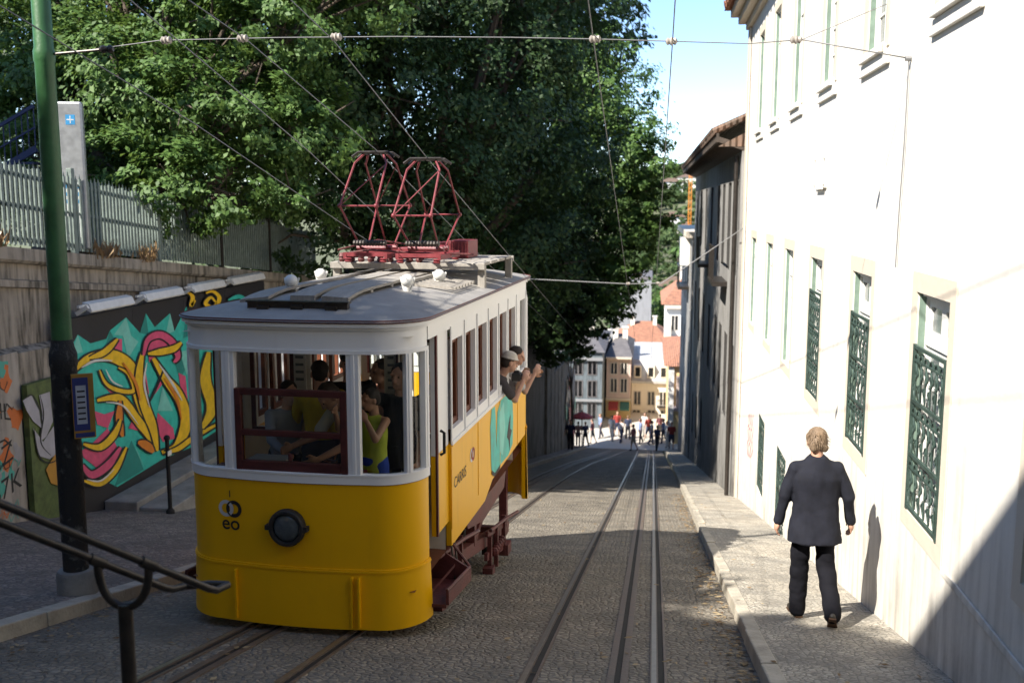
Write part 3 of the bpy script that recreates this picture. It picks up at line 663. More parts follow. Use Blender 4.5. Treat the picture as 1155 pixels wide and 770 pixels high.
# ---- saloon sides
win_s = [1.22+.545*k for k in range(6)]
def side(sd):
    x = sd*HW
    holes = [(s, s+.41, -2.065, -1.235) for s in win_s]+[(4.68, 5.02, -2.1, -1.2)]
    b = MB(); b.wall((x,0,0), (0,1,0), (0,0,1), 1.157, 5.08, -2.19, -.95, holes, (-sd,0,0), .05)
    b.box(*sorted((x+sd*.001, x+sd*.018)), 1.158, 5.09, -2.2, -2.165); b.box(*sorted((x+sd*.001, x+sd*.022)), .4, 5.09, -.985, -.945)
    for s in [1.17]+[w-.062 for w in win_s[1:]]+[4.42, 5.06]:
        b.box(*sorted((x+sd*.001, x+sd*.012)), s-.012, s+.012, -2.16, -1.1)
    b.box(*sorted((x-sd*.045, x)), .42, 1.157, -1.12, -.95)                 # header over the door
    b.build('side_window_wall', M_twhite, tram, TO)
    b = MB()                                                               # yellow lower side, its foot rising slightly
    pf = [(1.157,-2.192),(1.157,-3.16),(2.6,-3.16),(3.0,-3.03),(5.07,-2.99),(5.07,-2.192)]
    b.poly([(x, s, z) for s, z in pf], (-sd*.05,0,0))
    pz = [(4.95,-2.192),(4.95,-3.87),(5.09,-3.87),(5.09,-2.192)]
    b.box(*sorted((x+sd*.001, x+sd*.014)), 1.17, 4.9, -2.215, -2.195)
    for s in (1.165, 2.28, 3.4, 4.5): b.box(*sorted((x+sd*.001, x+sd*.006)), s-.006, s+.006, -3.0, -2.22)
    b.build('side_panel', M_yel, tram, TO, fixn=True)
    for s in win_s:                                                        # mahogany frame in every opening
        b = MB(); xi = x-sd*.055
        for q in ((s,s+.05,-2.065,-1.235),(s+.36,s+.41,-2.065,-1.235),(s+.05,s+.36,-1.29,-1.235),(s+.05,s+.36,-2.065,-2.01),(s+.19,s+.22,-2.01,-1.29)):
            b.box(*sorted((xi, xi-sd*.04)), *q)
        b.build('window_frame', M_wood, tram, TO)
    b = MB(); xi = x-sd*.04; b.add([(xi,4.68,-2.1),(xi,5.02,-2.1),(xi,5.02,-1.2),(xi,4.68,-1.2)], [(0,1,2,3)]); b.build('window_pane', M_glass, tram, TO)
    # sliding door leaf standing back from the side
    xd = x-sd*.024
    for nm, m, z0, z1, zh in (('door', M_twhite, -2.19, -1.0, 1),):
        b = MB(); b.box(*sorted((xd, xd-sd*.04)), .7, 1.153, z0, z1); b.box(*sorted((xd, xd-sd*.04)), .7, 1.153, -2.92, -2.195, 1)
        b.box(*sorted((xd+sd*.001, xd+sd*.02)), .7, .735, -2.92, -1.0, 2)
        d = b.build(nm, [M_twhite, M_yel, M_wine], tram, TO)
        b = MB(); b.tube([(xd+sd*.02,.8,-2.2),(xd+sd*.055,.8,-2.18),(xd+sd*.055,.8,-2.0),(xd+sd*.02,.8,-1.98)], .014, 7); b.build('handle', M_black, d, TO)
    # steps below the door
    b = MB(); b.add([(x-.02*sd,.3,-3.33),(x-.02*sd,.3,-3.36),(x+sd*.03,1.15,-3.36),(x+sd*.03,1.15,-3.33)], [(0,1,2,3)])
    xo = x+sd*.2
    b.poly([(x-sd*.25,.36,-3.4),(xo-sd*.05,.36,-3.4),(xo-sd*.05,1.2,-3.5),(x-sd*.25,1.2,-3.5)], (0,0,-.03))
    b.poly([(xo-sd*.05,.36,-3.28),(xo-sd*.05,.36,-3.4),(xo-sd*.05,1.2,-3.5),(xo-sd*.05,1.2,-3.38)], (sd*.025,0,0))
    b.poly([(x-sd*.25,1.2,-3.15),(xo-sd*.05,1.2,-3.38),(xo-sd*.05,1.2,-3.5),(x-sd*.25,1.2,-3.5)], (0,.025,0))
    b.tube([(xo-sd*.04,.36,-3.27),(xo-sd*.04,1.2,-3.37)], .014, 6); b.tube([(xo-sd*.04,1.21,-3.37),(x-sd*.02,1.21,-3.14)], .014, 6)
    b.build('door_step', M_wine, tram, TO)
    b = MB()                                                               # chain-like hanger rods
    for s in (1.3, 1.42): b.tube([(x-sd*.05,s,-3.12),(x+sd*.02,s-.1,-3.5)], .011, 5)
    b.build('step_hanger', M_gun, tram, TO)
side(1); side(-1)
# turquoise spray patch and lettering on the right-hand side
M_teal = flat('spray_teal', (.06,.5,.42), .5, .25); M_teal2 = flat('spray_teal_light', (.2,.62,.53), .5)
b = MB(); xs_ = HW+.0045
b.poly([(xs_,s,z) for s,z in [(2.87,-2.42),(2.95,-2.2),(3.12,-2.23),(3.16,-2.36),(3.2,-2.75),(3.26,-2.32),(3.5,-2.2),(3.9,-2.24),(4.16,-2.33),(4.2,-2.6),(4.17,-2.9),(3.9,-2.98),(3.4,-2.97),(3.1,-2.99),(2.92,-2.9)]], None, 0)
b.poly([(xs_+.002,s,z) for s,z in [(3.35,-2.35),(3.6,-2.27),(3.7,-2.6),(3.55,-2.9),(3.36,-2.8)]], None, 1)
b.poly([(xs_+.003,s,z) for s,z in [(3.9,-2.6),(4.02,-2.5),(4.0,-2.68),(4.1,-2.72),(3.99,-2.8),(3.98,-2.95),(3.9,-2.8),(3.8,-2.74)]], None, 2)
b.poly([(xs_+.003,s,z) for s,z in [(2.93,-2.91),(3.1,-2.985),(3.4,-2.965),(3.38,-3.01),(3.08,-3.02),(2.94,-2.96)]], None, 2)
b.build('spray_patch', [M_teal, M_teal2, M_ink], tram, TO)
b = MB(); text_mb('CARRIS', .15, lambda x, y: (HW+.0035, 1.5+x, -2.64+y), 0, b); b.build('side_lettering', M_ink, tram, TO); b = MB()
def rside(b, cy, cz, r0, r1, mi, o):
    n = 22; b.add([(HW+.0035+o, cy+r0*math.cos(6.2832*i/n), cz+r0*math.sin(6.2832*i/n)) for i in range(n)]+[(HW+.0035+o, cy+r1*math.cos(6.2832*i/n), cz+r1*math.sin(6.2832*i/n)) for i in range(n)], [(i, (i+1)%n, n+(i+1)%n, n+i) for i in range(n)], mi)
rside(b, 1.98, -2.5, .04, .07, 1, 0); rside(b, 2.04, -2.5, .04, .07, 2, .002)
b.build('side_emblem', [M_ink, M_silver, flat('sign_dark_red', (.3,.03,.02))], tram, TO)
# ---- inside
b = MB(); b.add([(-HW+.05,.1,-3.2),(HW-.05,.1,-3.2),(HW-.05,L1-.1,-3.2),(-HW+.05,L1-.1,-3.2)], [(0,1,2,3)]); b.build('floor', M_wood, tram, TO)
b = MB(); b.add([(-HW+.05,.1,-1.06),(HW-.05,.1,-1.06),(HW-.05,L1-.1,-1.06),(-HW+.05,L1-.1,-1.06)], [(0,1,2,3)]); b.build('ceiling', M_inner, tram, TO)
for s0 in (1.16, 4.5):
    b = MB(); b.wall((0,s0,0), (1,0,0), (0,0,1), -HW+.06, HW-.06, -3.2, -1.06, [(-.86,-.5,-2.1,-1.25),(-.3,.42,-3.2,-1.2),(.56,.9,-2.1,-1.25)], (0,1,0), .04)
    bk = b.build('bulkhead', M_inner, tram, TO)
    b = MB()
    for a, c in ((-.86,-.5),(.56,.9)):
        for q in ((a-.04,a,-2.14,-1.21),(c,c+.04,-2.14,-1.21),(a,c,-2.14,-2.1),(a,c,-1.25,-1.21)): b.box(q[0], q[1], s0-.02, s0-.001, q[2], q[3])
    b.build('bulkhead_frame', M_sash, bk, TO)
M_paper = flat('notice_paper', (.62,.6,.55)); M_notice = flat('notice_print', (.16,.17,.17))
for x0, x1, z0, z1 in ((-.46,-.34,-1.75,-1.3),(.44,.54,-1.8,-1.35)):
    b = MB(); b.box(x0, x1, 1.14, 1.155, z0, z1, 0)
    for k in range(5): b.box(x0+.02, x1-.02, 1.136, 1.1405, z1-.06-.07*k, z1-.035-.07*k, 1)
    b.build('notice', [M_paper, M_notice], tram, TO)
b = MB(); b.box(-.85, .5, .08, .42, -2.32, -2.26); b.tube([(.22,.2,-2.26),(.22,.2,-2.14)], .03, 10); b.tube([(.22,.2,-2.13),(.34,.12,-2.12)], .012, 6)
b.lathe((-.62,.22,-2.26), (0,0,1), [(.05,0),(.06,.06),(.03,.1),(.02,.14)], 12); b.build('driver_console', M_sash, tram, TO, bevel=.005)
for sd in (-1, 1):
    for k in range(3):
        s = 1.75+.95*k; b = MB(); b.box(*sorted((sd*.42, sd*.96)), s, s+.42, -2.78, -2.72); b.box(*sorted((sd*.42, sd*.96)), s+.4, s+.44, -2.72, -2.2)
        b.box(*sorted((sd*.5, sd*.55)), s+.05, s+.1, -3.2, -2.781); b.build('seat_bench', M_wood, tram, TO, bevel=.01)
# ---- roof
fo = nose(HW+.05, RN+.05, -.05); ro = nose(HW+.05, .36, L1+.04, sgn=-1)
loop = fo+list(reversed(ro))
def roofz(f): return -.944+.02+.145*(1-f*f)
def rpt(p, f):
    x, s = p; c = min(max(s, 1.0), L1-1.0); return (x*f, c+(s-c)*f)
b = MB()
b.rings([[(*rpt(p, f), -.944+.012 if f > 1.0 else roofz(f)) for p in loop] for f in (1.012, 1.0, .97, .9, .8, .65, .5, .35, .2, .02)], 0, cap=True)
b.build('roof', M_roof, tram, TO, smooth=40, fixn=True)
b = MB(); b.rings([[(*rpt(p, 1.004), z) for p in loop] for z in (-.9445, -.915)], cap=False); b.build('roof_gutter', M_wine, tram, TO, fixn=True)
def rz(x, s):                                             # roof height under a fitting
    f = abs(x)/(HW+.05); c = min(max(s, 1.0), L1-1.0); g = abs(s-c)/1.05; return roofz(min(1, math.hypot(f, g) if s < 1 or s > L1-1 else f))
# three duckboards lying along the roof, following its fall at the end
for x0, x1 in ((-.62,-.36),(-.16,.06),(.12,.36)):
    b = MB(); st = [.42+.2*k for k in range(18)]
    b.rings([[(x0,s,rz(x0,s)+.03),(x1,s,rz(x1,s)+.03),(x1,s,rz(x1,s)+.055),(x0,s,rz(x0,s)+.055)] for s in st])
    for s in st[::3]: b.obox(((x0+x1)/2, s+.02, rz((x0+x1)/2, s)+.012), ((x1-x0)/2,0,0), (0,.03,0), (0,0,.017))
    b.build('duckboard', M_board, tram, TO, fixn=True)
b = MB(); b.box(-.45, .43, .2, .26, rz(0,.2)+.0, rz(0,.2)+.05); b.box(-.46, .44, .19, .27, rz(0,.2)+.051, rz(0,.2)+.065)
for x in (-.3, .0, .3): b.box(x-.05, x+.05, .16, .19, rz(x,.2), rz(x,.2)+.04)
b.build('roof_step', M_gun, tram, TO)
for x, s in ((-.42,1.05),(-.75,2.6),(.55,1.5),(.62,2.4)):
    z = rz(x, s); b = MB(); b.ell((x,s,z+.1), (.062,.062,.06)); b.tube([(x,s,z-.02),(x,s,z+.06)], .03, 8)
    for sd in (-1, 1): b.tube([(x+sd*.03,s,z+.0),(x+sd*.07,s+.02,z+.13)], .01, 5)
    b.build('roof_ventilator', M_globe, tram, TO, smooth=60)
# rear transverse platform carrying the pantographs, and louvred resistance box
b = MB()
for k in range(4): b.box(-.72, .98, 2.9+.42*k, 3.22+.42*k, -.66, -.625)
b.box(-.74, 1.0, 2.86, 2.9, -.7, -.63); b.box(-.74, 1.0, 4.5, 4.54, -.7, -.63)
for x in (-.69, .95):
    for s in (2.95, 4.45): b.box(x-.04, x+.04, s-.04, s+.04, -.93, -.66)
b.build('pantograph_platform', M_board, tram, TO, bevel=.006)
b = MB()
for k in range(7): b.bar((.45,2.0+.13*k,rz(.5,2.4)+.02),(.9,2.0+.13*k,rz(.9,2.4)+.05), .05, .03)
b.box(.42,.46,1.95,2.85,rz(.45,2.4),rz(.45,2.4)+.06); b.build('louvre', M_board, tram, TO)
def pantograph(x0, s0, zk, zh):
    """diamond collector: base frame, lower arms out to the knees, upper arms back in to the head"""
    w = .2; zb = -.56; ds = .62
    b = MB()
    for x in (x0-w-.03, x0+w+.03): b.bar((x,s0-.42,zb),(x,s0+.42,zb), .035, .05)
    for s in (s0-.4, s0, s0+.4): b.bar((x0-w-.05,s,zb+.02),(x0+w+.05,s,zb+.02), .03, .04)
    for x in (x0-w, x0+w):
        for s in (s0-.4, s0+.4): b.lathe((x,s,-.625), (0,0,1), [(.03,0),(.045,.015),(.03,.025),(.045,.04),(.028,.05)], 8)
    b.tube([(x0-w,s0-.1,zb+.08),(x0+w,s0-.1,zb+.08)], .03, 8); b.tube([(x0-w,s0+.1,zb+.08),(x0+w,s0+.1,zb+.08)], .03, 8)
    p = b.build('pantograph', M_red, tram, TO, smooth=40)
    b = MB()
    for sg in (-1, 1):
        b.tube([(x0-w-.01,s0+sg*ds,zk),(x0+w+.01,s0+sg*ds,zk)], .009, 6)
        for sx in (-1, 1):
            b.tube([(x0+sx*w*.75,s0+sg*.12,zb+.08),(x0+sx*w,s0+sg*ds,zk)], .0115, 6)
            b.tube([(x0+sx*w,s0+sg*ds,zk),(x0+sx*w*.9,s0+sg*.18,zh-.12),(x0+sx*w*.55,s0+sg*.07,zh-.02)], .0125, 6)
            b.ell((x0+sx*w,s0+sg*ds,zk), (.026,.026,.026), nu=8, nv=6)
        b.tube([(x0-w,s0+sg*ds,zk),(x0+w*.85,s0+sg*.2,zh-.14)], .006, 4)
    b.build('arm', M_red, p, TO, smooth=50)
    b = MB()
    for s in (s0-.09, s0+.09): b.tube([(x0-.24,s,zh-.05),(x0-.17,s,zh),(x0+.17,s,zh),(x0+.24,s,zh-.05)], .016, 6)
    for x in (-.12, 0, .12): b.bar((x0+x,s0-.09,zh-.012),(x0+x,s0+.09,zh-.012), .02, .02)
    b.build('contact_head', M_gun, p, TO)
    b = MB()
    for k in range(11): b.lathe((x0-.17+.034*k, s0-.3, -.42), (1,0,0), [(.028,0),(.034,.012),(.034,.02),(.028,.032)], 8)
    b.build('spring_coil', M_gun, p, TO)
pantograph(-.29, 3.15, -.02, .56); pantograph(.33, 3.05, -.12, .48)
b = MB(); b.box(.38,.62,3.7,4.2,-.62,-.42); b.box(.08,.3,3.6,4.0,-.62,-.44); b.box(-.2,-.02,3.5,3.8,-.62,-.5)
for k in range(5): b.box(.4+.045*k,.42+.045*k,3.69,3.7,-.6,-.44)
b.build('resistor_box', M_red, tram, TO, bevel=.01)
b = MB()
for k in range(9): b.lathe((-.62+.11*k, 2.92, -.6), (0,0,1), [(.03,-.03),(.042,0),(.03,.015),(.042,.03),(.025,.06)], 8)
b.tube([(-.68,3.0,-.55),(-.3,2.95,-.5),(.2,2.97,-.53),(.8,3.2,-.55)], .012, 6); b.tube([(-.66,2.9,-.5),(-.3,3.2,-.4),(.0,3.3,-.45)], .01, 6)
b.build('roof_cabling', M_wine, tram, TO, smooth=50)
# ---- underframe: wedge-shaped, its foot parallel to the street
def gt(s): return gz(TY+s)
b = MB()
for sd in (-1, 1):
    x = sd*.92
    b.poly([(x,2.2,-3.17),(x,2.35,-3.4),(x,3.1,-3.55),(x,4.3,-3.5),(x,4.62,-2.995),(x,3.05,-3.035),(x,2.62,-3.165)], (-sd*.04,0,0))
    b.bar((sd*.78,.2,gt(.2)+.32),(sd*.78,5.1,gt(5.1)+.42), .09, .14)
    b.bar((sd*.78,4.95,gt(4.95)+.45),(sd*.78,4.95,-3.2), .1, .1); b.bar((sd*.78,3.1,gt(3.1)+.42),(sd*.78,3.1,-3.2), .1, .1)
    b.bar((sd*.78,3.15,gt(3.1)+.45),(sd*.78,4.9,-3.22), .07, .07)
for s in (.3, 1.2, 2.2, 3.2, 4.2, 5.1): b.bar((-.8,s,gt(s)+.36),(.8,s,gt(s)+.36), .1, .1)
b.build('underframe', M_wine, tram, TO)
for s in (1.75, 4.05):
    for sd in (-1, 1):
        b = MB(); b.lathe((sd*.47,s,gt(s)+.29), (sd,0,0), [(.0,-.05),(.31,-.05),(.31,-.03),(.275,-.028),(.275,.035),(.23,.045),(.22,.03),(.1,.03),(.09,.07),(.0,.07)], 26)
        w_ = b.build('wheel', M_gun, tram, TO, smooth=35)
        b = MB(); b.box(sd*.78-.07, sd*.78+.07, s-.11, s+.11, gt(s)+.2, gt(s)+.42)
        for a in (-.2, .2): b.tube([(sd*.8,s+a,gt(s)+.28),(sd*.8,s+a,gt(s)+.46)], .05, 10)
        b.build('axle_box', M_gun, w_, TO, bevel=.01)
        b = MB(); b.bar((sd*.86,s-.55,gt(s)+.34),(sd*.86,s+.62,gt(s)+.1), .04, .09); b.bar((sd*.86,s-.5,gt(s)+.6),(sd*.86,s+.5,gt(s)+.4), .035, .06)
        for a in (-.42, -.05, .42): b.bar((sd*.88,s+a,gt(s)+.55),(sd*.88,s+a,gt(s)+.05), .05, .05)
        b.box(sd*.88-.06, sd*.88+.06, s-.55, s-.4, gt(s)+.06, gt(s)+.2); b.box(sd*.88-.06, sd*.88+.06, s+.4, s+.62, gt(s)+.02, gt(s)+.16)
        b.tube([(sd*.95,s-.7,gt(s)+.72),(sd*.98,s+.1,gt(s)+.62),(sd*1.0,s+.75,gt(s)+.5)], .022, 7)
        for a in range(6): b.ell((sd*.9,s-.25+.09*a,gt(s)+.3), (.06,.03,.06), nu=8, nv=5)
        b.build('brake_gear', M_wine, tram, TO)
    b = MB(); b.tube([(-.75,s,gt(s)+.29),(.75,s,gt(s)+.29)], .05, 10); b.build('axle', M_gun, tram, TO)
# ticket box resting on the console
b = MB(); b.box(-.45,-.12,.1,.28,-2.258,-2.13,0); b.box(-.44,-.3,.094,.099,-2.24,-2.15,1); b.box(-.27,-.13,.094,.099,-2.24,-2.15,2)
tb = thing('ticket_box', 'small blue and red box on the driver’s desk behind the lowered tram sash', 'box', (TX, TY, TZ), -math.atan(.052))
b.build('case', [flat('box_grey', (.3,.32,.34)), flat('box_blue', (.05,.1,.22)), flat('box_red', (.55,.12,.06))], tb, TO)
# ------------------------------------------------------------------ left side: retaining wall, fence, murals, ledge, pole, handrail
WLX = -9.0
rw = thing('retaining_wall', 'tall stained concrete retaining wall carrying the pale picket fence above the plaza', 'wall', (WLX, 10, gz(10))); OW = (WLX, 10, gz(10))
b = MB(); ys2 = [-8+1.5*i for i in range(25)]
b.rings([[(WLX-.3, y, gz(y,-.5)), (WLX-.3, y, wt(y)-.22)] for y in ys2], cap=False, closed=False)
b.rings([[(WLX-.12, y, gz(y,-.5)), (WLX-.1, y, -2.12-.03*(y-12)), (WLX-.3, y, -2.05-.03*(y-12))] for y in ys2], cap=False, closed=False)
b.build('wall', M_conc, rw, OW, fixn=True)
b = MB(); b.rings([[(WLX-.34,y,wt(y)-.26),(WLX-.2,y,wt(y)-.24),(WLX-.16,y,wt(y)-.2),(WLX-.16,y,wt(y)-.02),(WLX-.5,y,wt(y)+.0),(WLX-.5,y,wt(y)-.26)] for y in ys2])
b.rings([[(WLX-.32,y,wt(y)-.62),(WLX-.22,y,wt(y)-.6),(WLX-.22,y,wt(y)-.5),(WLX-.32,y,wt(y)-.48)] for y in ys2]); b.build('coping', M_conc, rw, OW, fixn=True)
b = MB()
for y in (7.5, 9.8, 12.1, 14.6, 17.2, 19.8): b.box(WLX-.31, WLX-.22, y-.16, y+.16, -2.1, wt(y)-.62)
b.build('buttress', M_conc, rw, OW)
# pale render with tags at the near end of the wall
b = MB(); b.box(WLX-.098, WLX-.07, 8, 13.18, -5.5, -2.12); pr = b.build('rendered_panel', plaster('tagged_render', (.4,.365,.32), (.14,.125,.11), .8, th=.08), rw, OW)
M_spray = [flat('spray_black', (.02,.02,.02)), flat('spray_orange', (.6,.16,.04)), flat('spray_jade', (.08,.38,.3)), flat('spray_grey', (.33,.32,.33))]
b = MB(); wx = WLX-.066
text_mb('BIZ', .42, lambda x, y: (wx, 12.62+x, -3.72+y+.25*x), 0, b); text_mb('B7K', .42, lambda x, y: (wx, 12.72+x, -4.16+y+.2*x), 0, b); text_mb('HL', .34, lambda x, y: (wx, 12.72+x, -3.02+y-.3*x), 0, b)
rg = random.Random(3)
for k in range(60):
    y = rg.uniform(11, 13.1); z = rg.uniform(-4.0, -2.3); r = rg.uniform(.05, .16); mi = rg.choice([1,2,2,1,3])
    b.poly([(wx-.002+.0004*mi+.00002*k, y+r*(1+.5*math.sin(3*a+k))*math.cos(a), z+1.4*r*(1+.4*math.cos(2*a+k))*math.sin(a)) for a in [6.283*i/12 for i in range(12)]], None, mi)
strip_poly(b, [(12.3,-3.25),(12.5,-3.35),(12.75,-3.33),(12.9,-3.45)], .03, lambda y, z: (wx+.002, y, z), 0)
for k in range(22):
    y0_ = rg.uniform(11.8, 12.9); z0_ = rg.uniform(-4.5, -2.4); strip_poly(b, [(y0_+.05*j+.03*math.sin(j*2.1+k), z0_+.07*math.sin(j*1.7+k*2)) for j in range(6)], .016, lambda y, z: (wx+.003+.0002*k, y, z), rg.choice([0,0,0,1,2]))
b.build('spray_tags', M_spray, pr, OW)
# fence along the top
fn = thing('picket_fence', 'pale grey green metal picket fence standing on top of the retaining wall', 'fence', (WLX-.3, 14, wt(14))); OF = (WLX-.3, 14, wt(14))
b = MB(); y = 3.; k = 0; xf = WLX-.3
while y < 27:
    zt = wt(y)+1.27+.02*math.sin(k*1.7); b.box(xf-.012, xf+.012, y-.027, y+.027, wt(y)+.03, zt-.06); b.add([(xf,y-.027,zt-.06),(xf,y+.027,zt-.06),(xf,y,zt+.02)], [(0,1,2)])
    y += .112; k += 1
b.build('pickets', M_fence, fn, OF)
b = MB()
for h in (.12, .62, 1.08): b.rings([[(xf-.035,y,wt(y)+h),(xf-.012,y,wt(y)+h),(xf-.012,y,wt(y)+h+.045),(xf-.035,y,wt(y)+h+.045)] for y in (3, 10, 18, 27)])
b.build('rail', M_fence, fn, OF, fixn=True)
for y in (4, 6.8, 9.6, 12.4, 15.2, 18., 20.8, 23.6):
    b = MB(); b.box(xf-.06, xf+.03, y-.045, y+.045, wt(y)-.02, wt(y)+1.36); b.build('fence_post', M_fence if y < 20 else M_gun, fn, OF, bevel=.006)
# information totem and dark garden stair rail behind the fence
tt = thing('information_totem', 'silver information totem with small blue sign behind the picket fence', 'totem', (-9.75, 15.6, wt(15.6)+.1)); OT = (-9.75, 15.6, wt(15.6)+.1)
A = Vector((.97,.22,0)); Bn = Vector((.22,-.97,0)); C0 = Vector((-9.5,15.5,0))
b = MB(); b.obox(C0+Vector((0,0,.45)), A*.26, Bn*.07, (0,0,1.2)); b.build('case', M_metal, tt, OT, bevel=.03)
b = MB()
def tq(x0, x1, z0, z1, o, mi): b.poly([C0+A*x+Bn*(.0725+o)+Vector((0,0,z)) for x, z in ((x0,z0),(x1,z0),(x1,z1),(x0,z1))], None, mi)
tq(-.0,.15,1.28,1.44,0,0)
for q in ((.068,.082,1.3,1.42),(.02,.13,1.352,1.368)): tq(*q, .002, 1)
SGM = [flat('sign_blue', (.03,.25,.5)), flat('sign_white', (.66,.68,.66)), flat('sign_slate', (.1,.14,.13))]
b.build('sign_face', SGM, tt, OT); b = MB()
tq(-.19,.2,-.55,.35,0,1)
for k in range(3): tq(-.17,.18,.25-.12*k,.31-.12*k,.002,0)
tq(-.1,.12,-.5,-.2,.002,2)
b.build('map_panel', SGM, tt, OT)
gs = thing('garden_stair', 'dark blue iron stair rising in the garden behind the fence, left of the green pole', 'stair', (-14, 17, wt(17))); OG = (-14, 17, wt(17)); b = MB()
for k in range(10): b.box(-14.6+.28*k, -14.3+.28*k, 18., 19.2, -.5+.14*k, -.46+.14*k)
b.bar((-14.8,18,.3),(-11.7,18,1.85),.05,.06); b.bar((-14.8,18,-.5),(-11.7,18,1.05),.06,.12); b.bar((-14.8,18,-.1),(-11.7,18,1.45),.03,.03)
for k in range(24): b.tube([(-14.7+.13*k,18,-.45+.065*k),(-14.7+.13*k,18,.35+.065*k)], .012, 5)
b.build('stair_frame', flat('navy_iron', (.035,.045,.11)), gs, OG)
# mural boards and their lamps
def curve(pts, n=6):
    P = [Vector((*p, 0)) for p in pts]; out = []
    for i in range(len(P)-1):
        p0 = P[max(0,i-1)]; p1 = P[i]; p2 = P[i+1]; p3 = P[min(len(P)-1,i+2)]
        for k in range(n):
            t = k/n; q = .5*((2*p1)+(p2-p0)*t+(2*p0-5*p1+4*p2-p3)*t*t+(3*p1-p0-3*p2+p3)*t*t*t); out.append((q.x, q.y))
    out.append((P[-1].x, P[-1].y)); return out
BX = WLX+.06
def wpt(cx, cy, o=0.): p = atX(cx/2.567, 280+cy/2.567, BX); return (BX+o, p.y, p.z)
mb_ = thing('mural_board', 'long black board with large yellow, turquoise and pink graffiti lettering on the wall', 'mural', (BX-.05, 18, gz(18))); OM = (BX-.05, 18, gz(18))
b = MB(); b.box(BX-.1, BX-.004, 14.22, 22.3, -5.4, -1.78); 
for y in (16.25, 18.2, 20.1): b.box(BX-.06, BX-.001, y-.01, y+.01, -5.0, -1.8)
b.build('board', M_blackboard, mb_, OM)
GC = [flat('mural_turquoise', (.04,.5,.4), .5, .2), flat('mural_mint', (.2,.58,.48), .5), flat('mural_pink', (.7,.09,.19), .5, .2), flat('mural_yellow', (.85,.52,.015), .5, .2), flat('mural_black', (.015,.014,.016), .5), flat('mural_white', (.7,.68,.62), .5), flat('mural_orange', (.7,.22,.02), .5), flat('mural_deep_teal', (.02,.24,.2), .5)]
b = MB(); lev = [0]
def gp(pts, mi):
    lev[0] += 1; b.poly([wpt(x, y, .0006*lev[0]) for x, y in pts], None, mi)
def gs_(pts, w, mi, outline=9, smooth=True):
    q = curve(pts) if smooth else pts; n = len(q)
    if outline:
        lev[0] += 1; strip_poly(b, q, [min(1, .35+2.2*min(i, n-1-i)/n)*w+outline for i in range(n)], lambda x, y: wpt(x, y, .0006*lev[0]), 4)
    lev[0] += 1; strip_poly(b, q, [min(1, .3+2.2*min(i, n-1-i)/n)*w for i in range(n)], lambda x, y: wpt(x, y, .0006*lev[0]), mi)
gp([(198,300),(225,250),(262,275),(308,262),(318,238),(365,200),(405,245),(422,188),(448,228),(492,188),(505,240),(540,168),(556,250),(700,240),(700,480),(555,575),(470,610),(340,690),(235,640),(205,520)], 0)
for p, c in (([(225,250),(240,300),(205,310)],1),([(365,200),(380,255),(330,250)],1),([(422,188),(430,250),(405,245)],7),([(492,188),(480,250),(505,240)],1),([(540,168),(530,260),(556,250)],7),([(318,238),(345,290),(300,300)],7),([(350,230),(400,270),(370,320)],1),
    ([(340,500),(330,600),(280,590)],1),([(300,540),(320,650),(280,620)],7),([(380,555),(415,640),(330,690)],7),([(385,560),(400,600),(420,640)],1),([(470,400),(500,470),(455,470)],1),([(490,280),(545,330),(520,380)],7),([(520,300),(552,290),(540,370)],1),([(400,330),(415,420),(385,430)],1)): gp(p, c)
for p in ([(330,262),(352,262),(352,300),(310,322)],[(290,360),(330,420),(375,440),(395,480),(350,450),(300,400)],[(240,605),(285,640),(340,580),(310,520),(270,560),(235,585)],[(455,475),(500,520),(505,550),(470,560),(450,520)],[(415,330),(430,420),(405,440)],[(425,268),(455,255),(490,275),(505,300),(455,310),(430,330)],[(270,470),(300,480),(330,470),(310,520),(280,510)],[(515,360),(535,370),(545,470),(528,460)],[(385,490),(405,530),(370,520)],[(470,340),(485,370),(440,430)]): gp(p, 2)
gs_([(212,352),(255,318),(315,310),(365,335),(395,390),(405,440),(425,510),(440,575)], 36, 3)
gs_([(255,318),(300,300),(338,262)], 17, 3)
gs_([(285,352),(305,392),(345,412),(385,410),(370,365),(340,345)], 12, 3)
gs_([(278,440),(320,432),(352,440),(390,490),(430,545),(455,585)], 24, 3)
gs_([(345,440),(342,500),(352,545)], 20, 6)
gs_([(410,300),(400,370),(415,450),(440,520),(452,585)], 27, 3)
gs_([(412,310),(425,265),(460,250),(495,272),(512,312),(500,330)], 20, 2)
gs_([(425,305),(460,300),(500,290),(522,272)], 19, 3)
gs_([(440,318),(475,375),(515,430),(535,500),(510,570),(465,590)], 30, 3)
gs_([(472,345),(450,400),(425,452)], 3, 4, 4)
gs_([(238,672),(285,680),(330,640),(362,575)], 17, 3)
gs_([(236,566),(285,575),(325,540),(345,495)], 19, 3)
gs_([(232,625),(262,655),(310,625),(345,575)], 22, 2)
gs_([(395,560),(420,570),(440,590)], 24, 6)
gs_([(470,590),(510,580),(560,545),(640,500)], 14, 3)
gs_([(600,300),(590,380),(610,460),(580,520)], 32, 3); gs_([(640,280),(660,360),(630,440)], 40, 2)
for p, w in (([(230,345),(270,325),(320,325)],7),([(420,330),(412,390),(428,460)],6),([(455,335),(490,385),(522,440)],7),([(300,445),(350,455),(395,510)],5),([(245,668),(285,672),(325,638)],5),([(300,350),(320,385),(350,400)],5)): gs_(p, w, 5, 0)
for p, w in (([(350,330),(385,385),(400,440)],9),([(470,375),(505,430),(520,495)],8)): gs_(p, w, 6, 0)
gs_([(535,125),(552,140),(548,165),(560,150)], 12, 3, 6); gs_([(590,130),(612,125),(630,145),(612,172),(590,160),(605,142),(622,160)], 12, 3, 6); gs_([(655,150),(690,140),(720,165)], 12, 0, 4)
